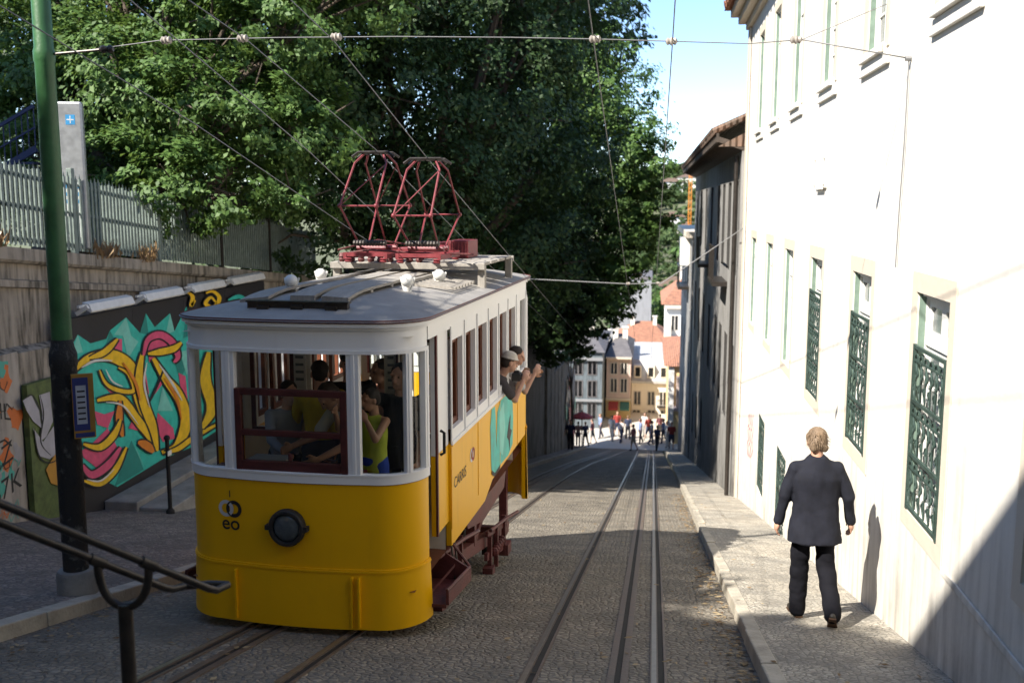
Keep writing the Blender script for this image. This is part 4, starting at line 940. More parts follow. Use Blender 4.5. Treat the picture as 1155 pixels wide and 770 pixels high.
b.build('mural_painting', GC, mb_, OM)
gb = thing('graffiti_board', 'green board with grey spray letters between the tagged render and the black mural', 'mural', (BX-.1, 13.7, gz(13.7))); OB = (BX-.1, 13.7, gz(13.7))
b = MB(); b.box(BX-.12, BX-.03, 13.2, 14.2, -5.3, -2.62); b.build('board', flat('board_moss_green', (.1,.14,.04), .6, .5), gb, OB)
b = MB(); lev[0] = -22
for p in ([(68,440),(95,425),(118,470),(125,520),(100,500),(80,470)],[(118,425),(150,415),(160,500),(140,545),(120,560),(128,480)],[(100,520),(130,560),(165,510),(190,520),(190,580),(150,610),(115,600)]): gp([(70+(x-70)*.95, y) for x, y in p], 1); 
gp([(135,640),(165,590),(188,650),(180,690),(150,680)], 2)
for p in ([(68,440),(95,425),(118,470),(125,520)],[(118,425),(128,480),(120,560),(150,600)],[(150,415),(160,500),(190,520)],[(100,520),(115,600),(150,620),(190,590)]): gs_(p, 4, 0, 0)
b.build('board_painting', [M_spray[0], flat('spray_silver', (.4,.39,.42)), flat('spray_ochre', (.5,.25,.03))], gb, OB)
for i, (y0, y1) in enumerate(((14.65,16.0),(16.45,17.85),(18.3,19.75),(20.15,21.9))):
    z = -1.62; t = thing('board_lamp', ['white tubular lamp at the near end of the black mural board', 'second white tubular lamp along the top of the black mural board', 'third white lamp on the mural board, above the small yellow scribbles', 'farthest white lamp at the end of the black mural board'][i], 'lamp', (BX, (y0+y1)/2, z), 0, 'lamps along the mural board'); o3 = (BX, (y0+y1)/2, z)
    b = MB(); b.poly([(BX+.02,y0,z-.0),(BX+.17,y0,z-.1),(BX+.2,y0,z-.07),(BX+.15,y0,z+.05),(BX+.03,y0,z+.08)], (0,y1-y0,0)); b.build('housing', M_lampw, t, o3, bevel=.012)
    b = MB(); b.bar((BX,y0-.12,z-.1),(BX+.2,y0-.12,z+.02),.05,.06); b.bar((BX+.08,y0-.2,z+.02),(BX+.08,y0,z+.02),.04,.04); b.build('bracket', M_lampw, t, o3)
# concrete ledge at the foot of the mural
lg = MB(); zl = -4.96
lg.box(WLX+.062, -8.35, 15.0, 27.5, -9.5, zl+.06); lg.box(-8.349, -7.78, 15.05, 27.5, -9.5, zl-.04); lg.box(-7.95,-7.77,15.0,15.06,-5.4,zl-.1)
tag(lg.build('stone_ledge', M_conc2, bevel=.02), 'long flat grey concrete ledge at the foot of the graffiti mural', 'ledge')
# dwarf post beside the ledge
t = thing('bollard_post', 'slim black post with a white tag beside the near end of the concrete ledge', 'post', (-7.72, 14.9, gz(14.9,.12))); o3 = (-7.72, 14.9, gz(14.9,.12)); z = o3[2]
b = MB(); b.tube([(-7.72,14.9,z),(-7.72,14.9,z+1.25)], .035, 10); b.lathe((-7.72,14.9,z), (0,0,1), [(.07,0),(.07,.05),(.04,.09)], 12); b.ell((-7.72,14.9,z+1.27),(.05,.05,.05)); b.build('pole', M_black, t, o3, smooth=50)
b = MB(); b.box(-7.69,-7.68,14.84,14.96,z+.98,z+1.06); b.build('tag', M_lampw, t, o3)
# green catenary pole
PX, PY = -5.2, 8.2; zp = gz(PY,.12)
t = thing('catenary_pole', 'tall green tapered catenary pole with blackened poster-scarred foot on the left pavement', 'pole', (PX,PY,zp)); o3 = (PX,PY,zp)
M_tar = mat('poster_scarred_black', (.022,.021,.02), .75, .2, 9, bump=.6, c2=(.12,.115,.11), detail=9)
MATS['poster_scarred_black'].node_tree.nodes['Color Ramp'].color_ramp.elements[0].color = (.02,.02,.02,1); MATS['poster_scarred_black'].node_tree.nodes['Color Ramp'].color_ramp.elements[0].position = .56; MATS['poster_scarred_black'].node_tree.nodes['Color Ramp'].color_ramp.elements[1].color = (.13,.13,.12,1)
b = MB(); b.lathe((PX,PY,0), (0,0,1), [(.088,-1.25),(.086,-.5),(.082,1.2),(.09,1.22),(.09,1.3),(.08,1.33),(.07,5.4),(.0,5.45)], 24); b.build('shaft', M_green, t, o3, smooth=50)
b = MB(); b.lathe((PX,PY,0), (0,0,1), [(.112,zp),(.112,-1.45),(.12,-1.43),(.12,-1.33),(.1,-1.27),(.09,-1.2)], 24); b.build('lower_shaft', M_tar, t, o3, smooth=50)
b = MB(); b.lathe((PX,PY,zp), (0,0,1), [(.175,-.1),(.175,.2),(.16,.23),(.115,.235)], 24); b.build('foot_collar', M_conc2, t, o3, smooth=40)
b = MB(); b.tube([(PX,PY,1.27),(PX+.55,PY+.03,1.31)], .012, 8); b.lathe((PX+.5,PY+.03,1.31),(1,0,0),[(.02,0),(.036,.03),(.022,.06),(.036,.09),(.02,.12)],10); b.build('bracket_arm', M_gun, t, o3)
t = thing('timetable_sign', 'small yellow and blue framed notice fixed to the black foot of the green pole', 'sign', (-5.0, 8.05, -1.8)); o3 = (-5.0, 8.05, -1.8)
A = Vector((.82,.57,0)); Bn = Vector((.57,-.82,0)); C0 = Vector((-5.0,8.15,-1.79)); b = MB()
def sq(x0,x1,z0,z1,o,mi): b.poly([C0+A*x+Bn*o+Vector((0,0,q)) for x, q in ((x0,z0),(x1,z0),(x1,z1),(x0,z1))], None, mi)
b.obox(C0, A*.09, Bn*.02, (0,0,.29), 0); sq(-.085,.045,-.22,.26,.022,1); sq(-.06,.025,-.16,.19,.024,2); sq(-.08,.08,-.28,-.24,.023,1)
for k in range(6): sq(-.05,.015,.13-.05*k,.145-.05*k,.026,3)
b.build('notice_board', [flat('sign_amber', (.4,.2,.03)), flat('sign_navy', (.03,.04,.17)), flat('sign_paper', (.45,.47,.52)), M_ink], t, o3)
# handrail in the foreground
t = thing('handrail', 'dark bronze double handrail with a ring bracket on one post, foreground left', 'handrail', (-2.41, 4.15, gz(4.15))); o3 = (-2.41, 4.15, gz(4.15))
D = Vector((.6,.7,-.627)); P1 = Vector((-2.07,4.4,-1.867)); P2 = Vector((-2.30,4.4,-1.874))
for P, E in ((P1, Vector((-2.045,4.5,-1.872))), (P2, Vector((-2.268,4.5,-1.893)))):
    b = MB(); b.tube([P-D*3.2, P-D*1.4, P-D*.12, P-D*.03, P+Vector((.0,.02,-.004)), E], .0185, 12); b.build('rail', M_gun, t, o3, smooth=60)
b = MB(); b.tube([(-2.045,4.5,-1.872),(-2.15,4.515,-1.88),(-2.268,4.5,-1.893)], .0185, 10); b.build('end_return', M_gun, t, o3, smooth=60)
U1 = Vector((-2.276,4.16,-1.652)); U2 = Vector((-2.52,4.144,-1.645)); cc = (U1+U2)/2; b = MB()
b.tube([cc+(U1-cc)*math.cos(a)+Vector((0,0,-.215*math.sin(a)**.8 if math.sin(a) > 0 else .0)) for a in [math.pi*i/16 for i in range(17)]], .02, 10)
for U in (U1, U2): b.tube([U-D*.035, U+D*.035], .027, 12)
b.build('ring_bracket', M_gun, t, o3, smooth=60)
b = MB(); b.tube([(cc.x,cc.y,cc.z-.2),(cc.x,cc.y,gz(4.15)-.1)], [.034,.036], 14); b.lathe((cc.x,cc.y,gz(4.15)), (0,0,1), [(.09,-.05),(.09,.02),(.05,.03)], 16); b.build('post', M_gun, t, o3, smooth=50)
# wall lower down the left side and its painted stretch
g2 = thing('garden_wall', 'dark garden wall under the trees lower down the street, with pale streaked near stretch', 'wall', (-4.9, 40, gz(40))); O2 = (-4.9, 40, gz(40))
yy = [28+2*i for i in range(19)]
b = MB(); b.rings([[(-5.0+.009*(y-28), y, gz(y,-.3)), (-5.0+.009*(y-28), y, gz(y)+5.2), (-5.6, y, gz(y)+5.2)] for y in yy], cap=False, closed=False)
b.add([(-12,28,-9),(-5,28,-9),(-5,28,gz(28)+5.2),(-12,28,gz(28)+5.2)], [(0,1,2,3)]); b.build('wall', M_oldwall, g2, O2, fixn=True)
b = MB()
for k in range(5): y = 46.5+1.9*k; b.box(-4.84, -4.72+.008*k, y, y+1.75, gz(y,-.2), gz(y)+4.6+.3*math.sin(k*2.1))
b.build('painted_boards', plaster('streaked_boards', (.3,.285,.26), (.04,.04,.038), 1., sc=2.5, th=.12), g2, O2)
b = MB(); rg = random.Random(5)
for k in range(34):
    y = rg.uniform(57, 63.6); z = gz(y)+rg.uniform(.6, 4.2); r = rg.uniform(.2, .6)
    b.poly([(-4.66+.002*k, y+r*(1+.4*math.sin(3*a+k))*math.cos(a), z+r*(1+.4*math.cos(2*a+k))*math.sin(a)) for a in [6.283*i/14 for i in range(14)]], None, rg.randrange(5))
b.build('wall_painting', [GC[0], GC[2], GC[5], GC[4], flat('paint_steel_blue', (.15,.2,.27))], g2, O2)
# dry weeds along the wall top
M_weed = leafmat('dry_weed', (.25,.15,.07), (.4,.27,.12), .2)
for i, (y, lab) in enumerate(((12.95, 'tuft of dry brown weeds on the wall top, left of the green pole'), (15.9, 'straggling dry weed on the wall top below the totem'), (17.3, 'low dry weed on the coping, right of the totem'))):
    b = MB(); rg = random.Random(i)
    for k in range(70):
        p = Vector((WLX-.2+rg.gauss(0,.08), y+rg.gauss(0,.16), wt(y)-.05)); d = Vector((rg.gauss(.1,.3), rg.gauss(0,.5), 1)).normalized()*rg.uniform(.12,.42)
        sd = Vector((rg.gauss(0,1),rg.gauss(0,1),0)).normalized()*.011; b.add([p-sd,p+sd,p+d*.6+sd*.8+Vector((.03,0,0)),p+d], [(0,1,2),(0,2,3)])
    tag(b.build('dry_weed', M_weed), lab, 'weed', 'weeds on the retaining wall')
# ------------------------------------------------------------------ overhead wires
def wire(label, pts, r=.009, beads=(), group='overhead wires of the tramway', name='overhead_wire'):
    b = MB(); b.tube(pts, r, 5); o = tag(b.build(name, M_wire, smooth=180), label, 'wire', group)
    if beads:
        for p, ax in beads:
            b = MB(); b.lathe(Vector(p)-Vector(ax)*.05, ax, [(.012,0),(.034,.016),(.026,.036),(.038,.05),(.026,.064),(.034,.084),(.012,.1)], 10); b.build('insulator', M_insul, o, smooth=50)
    return o
sp = lambda x: 1.36+.06*math.sin((x+5.2)/6.0*math.pi)
pts = [(PX+.1,PY,1.27)]+[(x, PY+.8*(x-PX)/6.0, sp(x)) for x in (-4.2,-3.2,-2.2,-1.2,-.5,.15,.81)]+[(1.25,9,1.383)]
wire('span wire across the street from the green pole to the white building', pts, .005, [((-.5,8.82,sp(-.5)),(1,0,0)),((.15,8.92,sp(.15)),(1,0,0)),((-3.5,8.43,sp(-3.5)),(1,0,0)),((-2.7,8.53,sp(-2.7)),(1,0,0)),((-4.15,8.34,sp(-4.15)),(1,0,0)),((1.2,9,1.383),(1,0,0))])
wire('short stay from the span wire fork down to the hook on the white wall', [(1.25,9,1.383),(2.13,9.0,1.212)], .006)
q = atX(1000, 5, 2.13); wire('thin stay from the span wire fork up to an upper window of the white wall', [(1.25,9,1.383), tuple(q)], .004)
zc = lambda y, z9: z9-S*(y-9)
wire('contact wire sagging onto the left pantograph head', [(-4.2,2.0,2.6),(-3.5,8.5,1.41),(-3.0,10.85,.58),(-2.95,20,-1.5),(-2.9,34,-4.6)], .0055)
wire('contact wire running over the right pantograph head', [(-3.2,2.0,2.7),(-2.73,8.55,1.39),(-2.42,10.75,.5),(-2.38,17,-.9),(-2.3,34,-4.6)], .0055)
wire('bright feeder wire slanting across the trees to the tram roof', [(-3.5,2.5,2.25),(-3.49,6.5,1.36),(-3.44,9.9,.52),(-3.42,12.2,-.12)], .0055)
wire('lower dark feeder wire slanting behind the pantographs', [(-4.3,4,1.75),(-4.25,9,.75),(-4.2,14,-.42),(-4.1,22,-2.2)], .0055)
wire('contact wire over the left rail of the empty track', [(-.5,1.5,3.05)]+[(-.52,y,zc(y,1.40)) for y in (8.8,20,32,44,58)], .0055)
wire('contact wire over the right rail of the empty track, against the sky', [(.15,1.5,3.05)]+[(.16,y,zc(y,1.37)) for y in (8.9,20,32,44,58)], .0055)
wire('lower span wire in front of the dark trees to the corner of the white building', [(-8,24,-1.6),(-.5,24,-1.9),(.3,24,-1.87),(2.1,23.4,-.55)], .012, [((-.5,24,-1.89),(1,0,0)),((.2,24,-1.87),(1,0,0))])
# ------------------------------------------------------------------ people
def rotx(v, a): c, s = math.cos(a), math.sin(a); return Vector((v.x, v.y*c-v.z*s, v.y*s+v.z*c))
def figure(label, loc, rotz, h=1.72, lean=0, head=(0,0), arms=((5,8,15,0),(5,8,15,0)), legs=((0,0),(0,0)), shirt=(.3,.3,.3), trousers=(.05,.05,.06), hair=(.03,.02,.015), shoes=(.03,.025,.02),
           skin=None, sleeve='short', short_pants=False, jacket=False, vox=.013, fingers=True, bulk=1., hat=None, group=None, waist_z=None, bald=False, cat='person', strap=None):
    """arms/legs: (left, right). arm = pitch forward, abduct, elbow bend, inward turn (deg); leg = hip pitch, knee bend. The figure faces +y."""
    k = h/1.75; skin = skin or M_skin
    ln = R(-lean)
    hip = Vector((0,0,.93))
    def tor(x, y, z): return hip+rotx(Vector((x, y, z-.93)), ln)      # torso-frame point
    J = {}
    for i, sd in ((0,-1),(1,1)):
        p, kn = legs[i]; p = R(p); kn = R(kn)
        hp = hip+Vector((sd*.095,0,-.02)); d = Vector((sd*.02, math.sin(p), -math.cos(p))); kp = hp+d*.42
        d2 = Vector((0, math.sin(p-kn), -math.cos(p-kn))); ap = kp+d2*.41
        fd = Vector((sd*.18, math.cos(p-kn), math.sin(p-kn))).normalized()
        if abs(p-kn) < R(20): fd = Vector((sd*.2, 1, 0)).normalized()
        J['leg', i] = (hp, kp, ap, fd)
        p, ab, el, inw = [R(q) for q in arms[i]]
        sh = tor(sd*.19*bulk, 0, 1.42)
        d = Vector((sd*math.sin(ab), math.sin(p)*math.cos(ab), -math.cos(p)*math.cos(ab)))
        ep = sh+d*.29
        p2 = p+el; d2 = Vector((sd*(math.sin(ab)*.6-math.sin(inw)), math.sin(p2)*math.cos(inw), -math.cos(p2)*math.cos(inw))).normalized()
        wp = ep+d2*.25
        J['arm', i] = (sh, ep, wp, d2)
    zmin = min(min(J['leg', i][2].z-.085, (J['leg', i][2]+J['leg', i][3]*.17).z-.03) for i in (0,1))
    off = Vector((0,0,-zmin))
    T = lambda v: (v+off)*k
    root = thing('person', label, cat, loc, rotz, group)
    hb = tor(0,.0,1.52); hd = R(head[1]); hy = R(head[0])
    Mh = Matrix.Rotation(hy, 3, 'Z') @ Matrix.Rotation(ln*.7-hd, 3, 'X')
    hc = hb+Mh @ Vector((0,.02,.115))
    HP = lambda x, y, z: T(hc+Mh @ Vector((x, y, z)))
    # --- body: one skin surface (head, neck, trunk, limbs, hands)
    sq_ = .72 if jacket else 1.
    b = MB()
    b.ell(HP(0,-.008,.022), (.075*k,.094*k,.095*k), rot=Mh); b.ell(HP(0,.022,-.045), (.056*k,.068*k,.075*k), rot=Mh); b.ell(HP(0,.07,-.083), (.026*k,.02*k,.02*k), rot=Mh)
    b.cap_(HP(0,.086,.02), HP(0,.104,-.025), .012*k, .017*k, 8)                                    # nose
    b.cap_(HP(-.024,.083,-.058), HP(.024,.083,-.058), .011*k, .011*k, 8)                           # lips
    b.cap_(HP(-.045,.074,.032), HP(.045,.074,.032), .013*k, .013*k, 8)                             # brow
    for sd in (-1, 1): b.ell(HP(sd*.078,-.012,-.012), (.012*k,.02*k,.034*k), rot=Mh)
    b.cap_(T(tor(0,-.012,1.43)), HP(0,-.02,-.06), .062*k, .056*k)
    b.ell(T(tor(0,0,1.3)), (.165*k*bulk,.105*k,.17*k)); b.ell(T(tor(0,0,1.08)), (.145*k*bulk,.1*k,.17*k)); b.ell(T(hip+Vector((0,-.005,.0))), (.16*k*bulk*sq_**.5,.11*k*sq_,.13*k))
    b.cap_(T(tor(-.15*bulk*sq_,0,1.41-.03*(sq_<1))), T(tor(.15*bulk*sq_,0,1.41-.03*(sq_<1))), .06*k*sq_, .06*k*sq_)
    for i, sd in ((0,-1),(1,1)):
        sh, ep, wp, d2 = J['arm', i]
        b.cap_(T(sh+Vector((-sd*.03,0,-.045)) if jacket else sh), T(ep), .05*k*sq_, .042*k); b.cap_(T(ep), T(wp), .041*k, .028*k)
        hp, kp, ap, fd = J['leg', i]
        b.cap_(T(hp), T(kp), .082*k, .055*k); b.cap_(T(kp), T(ap), .055*k, .038*k)
        b.cap_(T(ap+Vector((0,0,-.045))), T(ap+fd*.15+Vector((0,0,-.055))), .036*k, .028*k)
        # hand: palm, four unequal curled fingers, thumb off the side
        side = Vector((sd, 0, 0)); side = (side-d2*side.dot(d2)).normalized(); nrm = d2.cross(side)   # side: outward; palm faces inward
        kn_ = -side                                                                                  # palm normal (towards thigh)
        wide = nrm if nrm.y > 0 else -nrm
        if fingers:
            pc = wp+d2*.055
            b.ell(T(pc), (.026*k,.044*k,.052*k), rot=Matrix((kn_, wide, d2)).transposed())
            for q, (o, L) in enumerate(((.032,.07),(.011,.08),(-.011,.075),(-.031,.058))):
                a0 = wp+d2*.085+wide*o; a1 = a0+(d2*.85+kn_*.35).normalized()*L*.5; a2 = a1+(d2*.6+kn_*.75).normalized()*L*.5
                b.cap_(T(a0-d2*.02), T(a1), .0105*k, .0098*k, 8); b.cap_(T(a1), T(a2), .0098*k, .0085*k, 8)
            t0 = wp+d2*.03+wide*.03; t1 = t0+(d2*.6+wide*.6+kn_*.3).normalized()*.045; t2 = t1+(d2*.9+kn_*.3).normalized()*.032
            b.cap_(T(t0), T(t1), .014*k, .012*k, 8); b.cap_(T(t1), T(t2), .012*k, .0095*k, 8)
        else:
            b.cap_(T(wp+d2*.03), T(wp+d2*.11), .03*k, .022*k, 8)
    blob(b, 'body', skin, root, min(vox, .0085) if fingers else vox, 3)
    # --- eyes
    if fingers:
        b = MB()
        for sd in (-1, 1): b.ell(HP(sd*.032,.081,.012), (.011*k,.006*k,.0065*k), rot=Mh, nu=8, nv=6)
        b.build('eyes', flat('eye_dark', (.03,.022,.02), .2), root, smooth=180)
    # --- hair
    b = MB()
    if not hat or hat[1] == 'brim':
        b.ell(HP(0,-.024,.05), (.084*k,.092*k,.082*k), rot=Mh); b.ell(HP(0,-.052,.0), (.08*k,.064*k,.085*k), rot=Mh)
        if bald:
            b = MB(); b.ell(HP(0,-.06,-.005), (.083*k,.056*k,.075*k), rot=Mh); b.ell(HP(0,-.03,.062), (.08*k,.085*k,.066*k), rot=Mh)
            for sd in (-1, 1): b.ell(HP(sd*.074,-.02,.028), (.02*k,.045*k,.05*k), rot=Mh); b.ell(HP(sd*.05,-.075,-.05), (.035*k,.032*k,.045*k), rot=Mh)
        blob(b, 'hair', flat('hair_%d_%d' % (int(hair[0]*100), int(hair[2]*100)), hair, .75, .35), root, vox*.8, 1, .011*k if fingers else 0, (46,46,20))
    if bald:                                                            # loose strands over the nape and crown
        rg = random.Random(4); b = MB()
        for q in range(900):
            a = rg.uniform(0, 6.283); e = rg.uniform(-.7, 1.3); dv = Vector((math.cos(a)*math.cos(e), math.sin(a)*math.cos(e), math.sin(e)))
            if dv.y > .35 and dv.z < .55: continue
            p = Vector((dv.x*.086, -.03+dv.y*.088, .03+dv.z*.1)); dn = Vector((dv.x*.25+rg.gauss(0,.3), dv.y*.25-.1+rg.gauss(0,.3), -1+.5*rg.random())).normalized()*rg.uniform(.03,.06); sd_ = dv.cross(dn).normalized()*.0028
            b.add([HP(*(p-sd_)), HP(*(p+sd_)), HP(*(p+dn+dv*.012))], [(0,1,2)])
        b.build('hair_strands', [flat('hair_strand', mul(hair, 1.35), .6, .4)], root)
    if hat:
        b = MB(); b.ell(HP(0,-.015,.075), (.09*k,.1*k,.07*k), rot=Mh); b.tube([HP(0,-.01,.045), HP(0,-.01,.058)], [.12*k,.115*k], 20) if hat[1] == 'brim' else b.ell(HP(0,.1,.05), (.07*k,.07*k,.012*k), rot=Mh)
        blob(b, 'hat', flat('hat_%d' % int(hat[0][0]*100), hat[0]), root, vox, 2)
    # --- shirt or jacket
    b = MB(); E = .014*k
    def ring(z, rx, ry, y=0): return [T(tor(rx*bulk*math.cos(t)*(abs(math.cos(t))**-.15 if abs(math.cos(t)) > .05 else 1), y+ry*math.sin(t), z)) for t in [2*math.pi*j/24 for j in range(24)]]
    if jacket:
        hem = .73
        prof = [(hem,.222,.155,-.01),(.82,.212,.15,-.008),(.95,.196,.14,0),(1.08,.184,.13,0),(1.2,.192,.128,-.004),(1.3,.2,.124,-.01),(1.37,.176,.11,-.014),(1.43,.128,.092,-.018),(1.495,.08,.074,-.02)]
        b.rings([ring(*q) for q in prof])
        for i, sd in ((0,-1),(1,1)):
            sh, ep, wp, d2 = J['arm', i]
            b.cap_(T(sh+Vector((-sd*.022,0,-.03))), T(ep), .066*k, .061*k, 16); b.cap_(T(ep), T(wp-d2*.0), .061*k, .047*k, 16); b.cap_(T(tor(0,-.012,1.44)), T(sh+Vector((-sd*.03,-.005,-.035))), .06*k, .069*k, 16)
        b.tube([T(tor(0,-.02,1.48)), T(tor(0,-.028,1.515))], [.08*k,.068*k], 20)
    else:
        wd_ = 1.1 if sleeve == 'none' else 1.
        prof = [(.86 if sleeve == 'none' else .9,.165*wd_,.118*wd_),(.98,.16,.115),(1.1,.152,.11),(1.25,.168,.116),(1.36,.168,.11),(1.42,.13,.09),(1.465,.07,.066)]
        b.rings([ring(*q) for q in prof]); b.cap_(T(tor(-.15*bulk,0,1.405)), T(tor(.15*bulk,0,1.405)), .07*k, .07*k)
        for i in (0,1):
            sh, ep, wp, d2 = J['arm', i]
            if sleeve == 'none': continue
            b.cap_(T(sh), T(ep if sleeve == 'long' else sh.lerp(ep,.75)), .066*k, (.054 if sleeve == 'long' else .066)*k)
            if sleeve == 'long': b.cap_(T(ep), T(wp-d2*.01), .053*k, .042*k)
    smat = shirt if not isinstance(shirt, tuple) else flat('cloth_%d_%d_%d' % tuple(int(c*100) for c in shirt), shirt, .85)
    blob(b, 'jacket' if jacket else 'shirt', smat, root, vox*.75 if jacket else vox, 8 if jacket else 3, .016*k if jacket else (.008*k if fingers else 0), (7,7,4.5) if jacket else (10,10,5), seed=len(label))
    # --- trousers
    b = MB(); b.rings([[T(hip+Vector((rx*bulk*math.cos(t), ry*math.sin(t)-.004, z))) for t in [2*math.pi*j/20 for j in range(20)]] for z, rx, ry in ((.1,.155 if not jacket else .13,.118 if not jacket else .09),(.02,.172 if not jacket else .15,.128 if not jacket else .1),(-.06,.168,.118),(-.12,.15,.11))])
    for i in (0,1):
        hp, kp, ap, fd = J['leg', i]; w = 1.16 if jacket else 1.
        if short_pants: b.cap_(T(hp), T(hp.lerp(kp,.9)), .1*k, .085*k)
        else: b.cap_(T(hp+Vector((-sd*.015,.012,0)) if jacket else hp), T(kp), (.09 if jacket else .1)*k, .076*k*w, 16); b.cap_(T(kp), T(ap+Vector((0,0,-.02))), .076*k*w, .068*k*w, 16)
    tm = flat('trousers_%d_%d_%d' % tuple(int(c*100) for c in trousers), trousers, .85)
    blob(b, 'shorts' if short_pants else 'trousers', tm, root, vox*.8 if jacket else vox, 6 if jacket else 3, .011*k if jacket else 0, (8,8,12), seed=3)
    # --- shoes, heel raised where the leg swings back
    for i in (0,1):
        hp, kp, ap, fd = J['leg', i]; up = Vector((0,0,1)); sdv = fd.cross(up).normalized(); upv = sdv.cross(fd)
        b = MB(); Mx = Matrix((sdv, fd, upv)).transposed()
        b.ell(T(ap+fd*.0-upv*.045), (.042*k,.06*k,.045*k), rot=Mx); b.ell(T(ap+fd*.09-upv*.055), (.046*k,.1*k,.034*k), rot=Mx); b.cap_(T(ap-upv*.03), T(ap+upv*.015), .045*k, .045*k)
        sh_ = blob(b, 'shoe', flat('shoe_%d' % int(shoes[0]*100), shoes, .45), root, vox, 2)
        if fingers:
            b = MB(); b.poly([T(ap+fd*a+sdv*c-upv*.088) for a, c in ((-.06,-.03),(-.06,.03),(.03,.033),(.1,.044),(.17,.032),(.19,0),(.17,-.032),(.1,-.044),(.03,-.033))], upv*.012*k)
            b.build('sole', flat('sole_brown', (.1,.05,.025), .7), sh_, fixn=True)
    return root
# the man walking down the right pavement, seen from behind
mz = gz(8.85,.125)
M_suit = mat('suit_wool', (.0125,.0135,.021), .85, .3, 14, bump=.12, bscale=160, spec=.25)
figure('stout man in a dark suit walking away down the sunny right pavement', (1.5, 8.85, mz+.0), R(4), 1.75, lean=3, head=(6,4), arms=((-2,11,14,-3),(-5,14,22,-3)), legs=((9,6),(-6,40)), shirt=M_suit, trousers=(.008,.008,.011), hair=(.19,.13,.08),
       shoes=(.03,.025,.02), jacket=True, vox=.011, bulk=1.1, bald=True, skin=M_skin)
# aboard the tram (standing on its floor, facing as in the picture)
ta = -math.atan(.052)
def aboard(x, s, z=-3.2): c, q = math.cos(ta), math.sin(ta); return (TX+x*c-s*q, TY+x*q+s*c, z)
figure('person in a mustard yellow shirt, back turned, behind the lowered tram sash', aboard(-.1,.88,-3.12), ta+R(20), 1.7, lean=6, head=(0,12), arms=((28,10,40,10),(30,14,45,20)), shirt=(.42,.32,.03), trousers=(.06,.06,.08), sleeve='long', vox=.014)
figure('bearded person in a grey shirt bending over the driver’s desk inside the tram', aboard(.4,.82,-3.15), ta+R(140), 1.74, lean=32, head=(-8,24), arms=((32,10,40,10),(34,10,44,10)), shirt=(.42,.4,.36), trousers=(.05,.05,.05), vox=.014, skin=M_skin2)
figure('person in a pale pink shirt with short black hair standing in the tram doorway bulkhead', aboard(.3,1.5), ta+R(150), 1.72, head=(-20,5), arms=((10,8,30,0),(20,8,50,0)), shirt=(.6,.36,.34), vox=.014)
figure('person in a black cap and dark top inside the tram, behind the yellow shirt', aboard(-.02,1.42), ta+R(200), 1.8, shirt=(.03,.03,.035), hat=((.02,.02,.02),'cap'), vox=.014)
figure('person in a slate blue long sleeved top at the tram desk’s left end', aboard(-.52,1.0), ta+R(230), 1.6, lean=12, arms=((30,20,30,10),(40,16,35,10)), shirt=(.22,.25,.32), sleeve='long', vox=.014)
figure('child in a yellow-green sleeveless top and blue shorts at the tram’s front window', aboard(.52,.55,-3.0), ta+R(150), 1.42, head=(-15,8), arms=((60,20,90,10),(70,15,80,30)), shirt=(.38,.44,.05), trousers=(.02,.05,.3), sleeve='none', short_pants=True, vox=.013, skin=M_skin2)
figure('person in black clothes with raised arm deeper in the tram, behind the child', aboard(.62,1.02), ta+R(170), 1.76, arms=((10,8,20,0),(100,20,60,10)), shirt=(.02,.02,.022), trousers=(.02,.02,.02), vox=.014, hair=(.02,.015,.012))
figure('person in a red top seated height at the nearest side window of the tram', aboard(.62,1.95,-3.35), ta+R(-60), 1.55, shirt=(.5,.03,.06), trousers=(.05,.05,.06), vox=.016)
figure('person in a white top at the middle side window of the tram', aboard(.6,3.0,-3.3), ta+R(-70), 1.6, shirt=(.45,.45,.5), vox=.016)
figure('person leaning out of the tram’s side window holding a camera, dark patterned top', aboard(.72,3.72,-3.3), ta+R(-80), 1.68, lean=36, head=(20,-10), arms=((36,14,118,24),(38,14,118,24)), shirt=(.08,.07,.07), vox=.013, hat=((.5,.45,.38),'brim'))
figure('person in a white top leaning from the tram’s rear side window, hand pointing out', aboard(.72,4.2,-3.3), ta+R(-70), 1.68, lean=36, head=(-20,-10), arms=((30,6,95,10),(36,14,112,20)), shirt=(.5,.48,.46), vox=.013)
# camera held out of the window
q = aboard(1.2, 3.66, -1.98); b = MB(); b.box(q[0]-.05, q[0]+.05, q[1]-.07, q[1]+.07, q[2]-.045, q[2]+.045); b.tube([(q[0]+.02,q[1],q[2]),(q[0]+.13,q[1]+.01,q[2])], .036, 12); b.box(q[0]-.03,q[0]+.03,q[1]-.03,q[1]+.03,q[2]+.045,q[2]+.07)
tag(b.build('camera', M_rubber, bevel=.006), 'black camera held out of the tram’s side window', 'camera')
figure('person in a red shirt standing by the dark garden wall just past the tram', (-4.55, 33.5, gz(33.5,.12)), R(160), 1.7, shirt=(.42,.03,.04), trousers=(.1,.03,.05), vox=.02, fingers=False)
figure('person in dark blue walking beside the pale streaked boards down the street', (-4.25, 55, gz(55,.12)), R(175), 1.72, shirt=(.03,.035,.07), trousers=(.02,.02,.03), arms=((0,14,10,0),(0,20,20,0)), vox=.025, fingers=False)
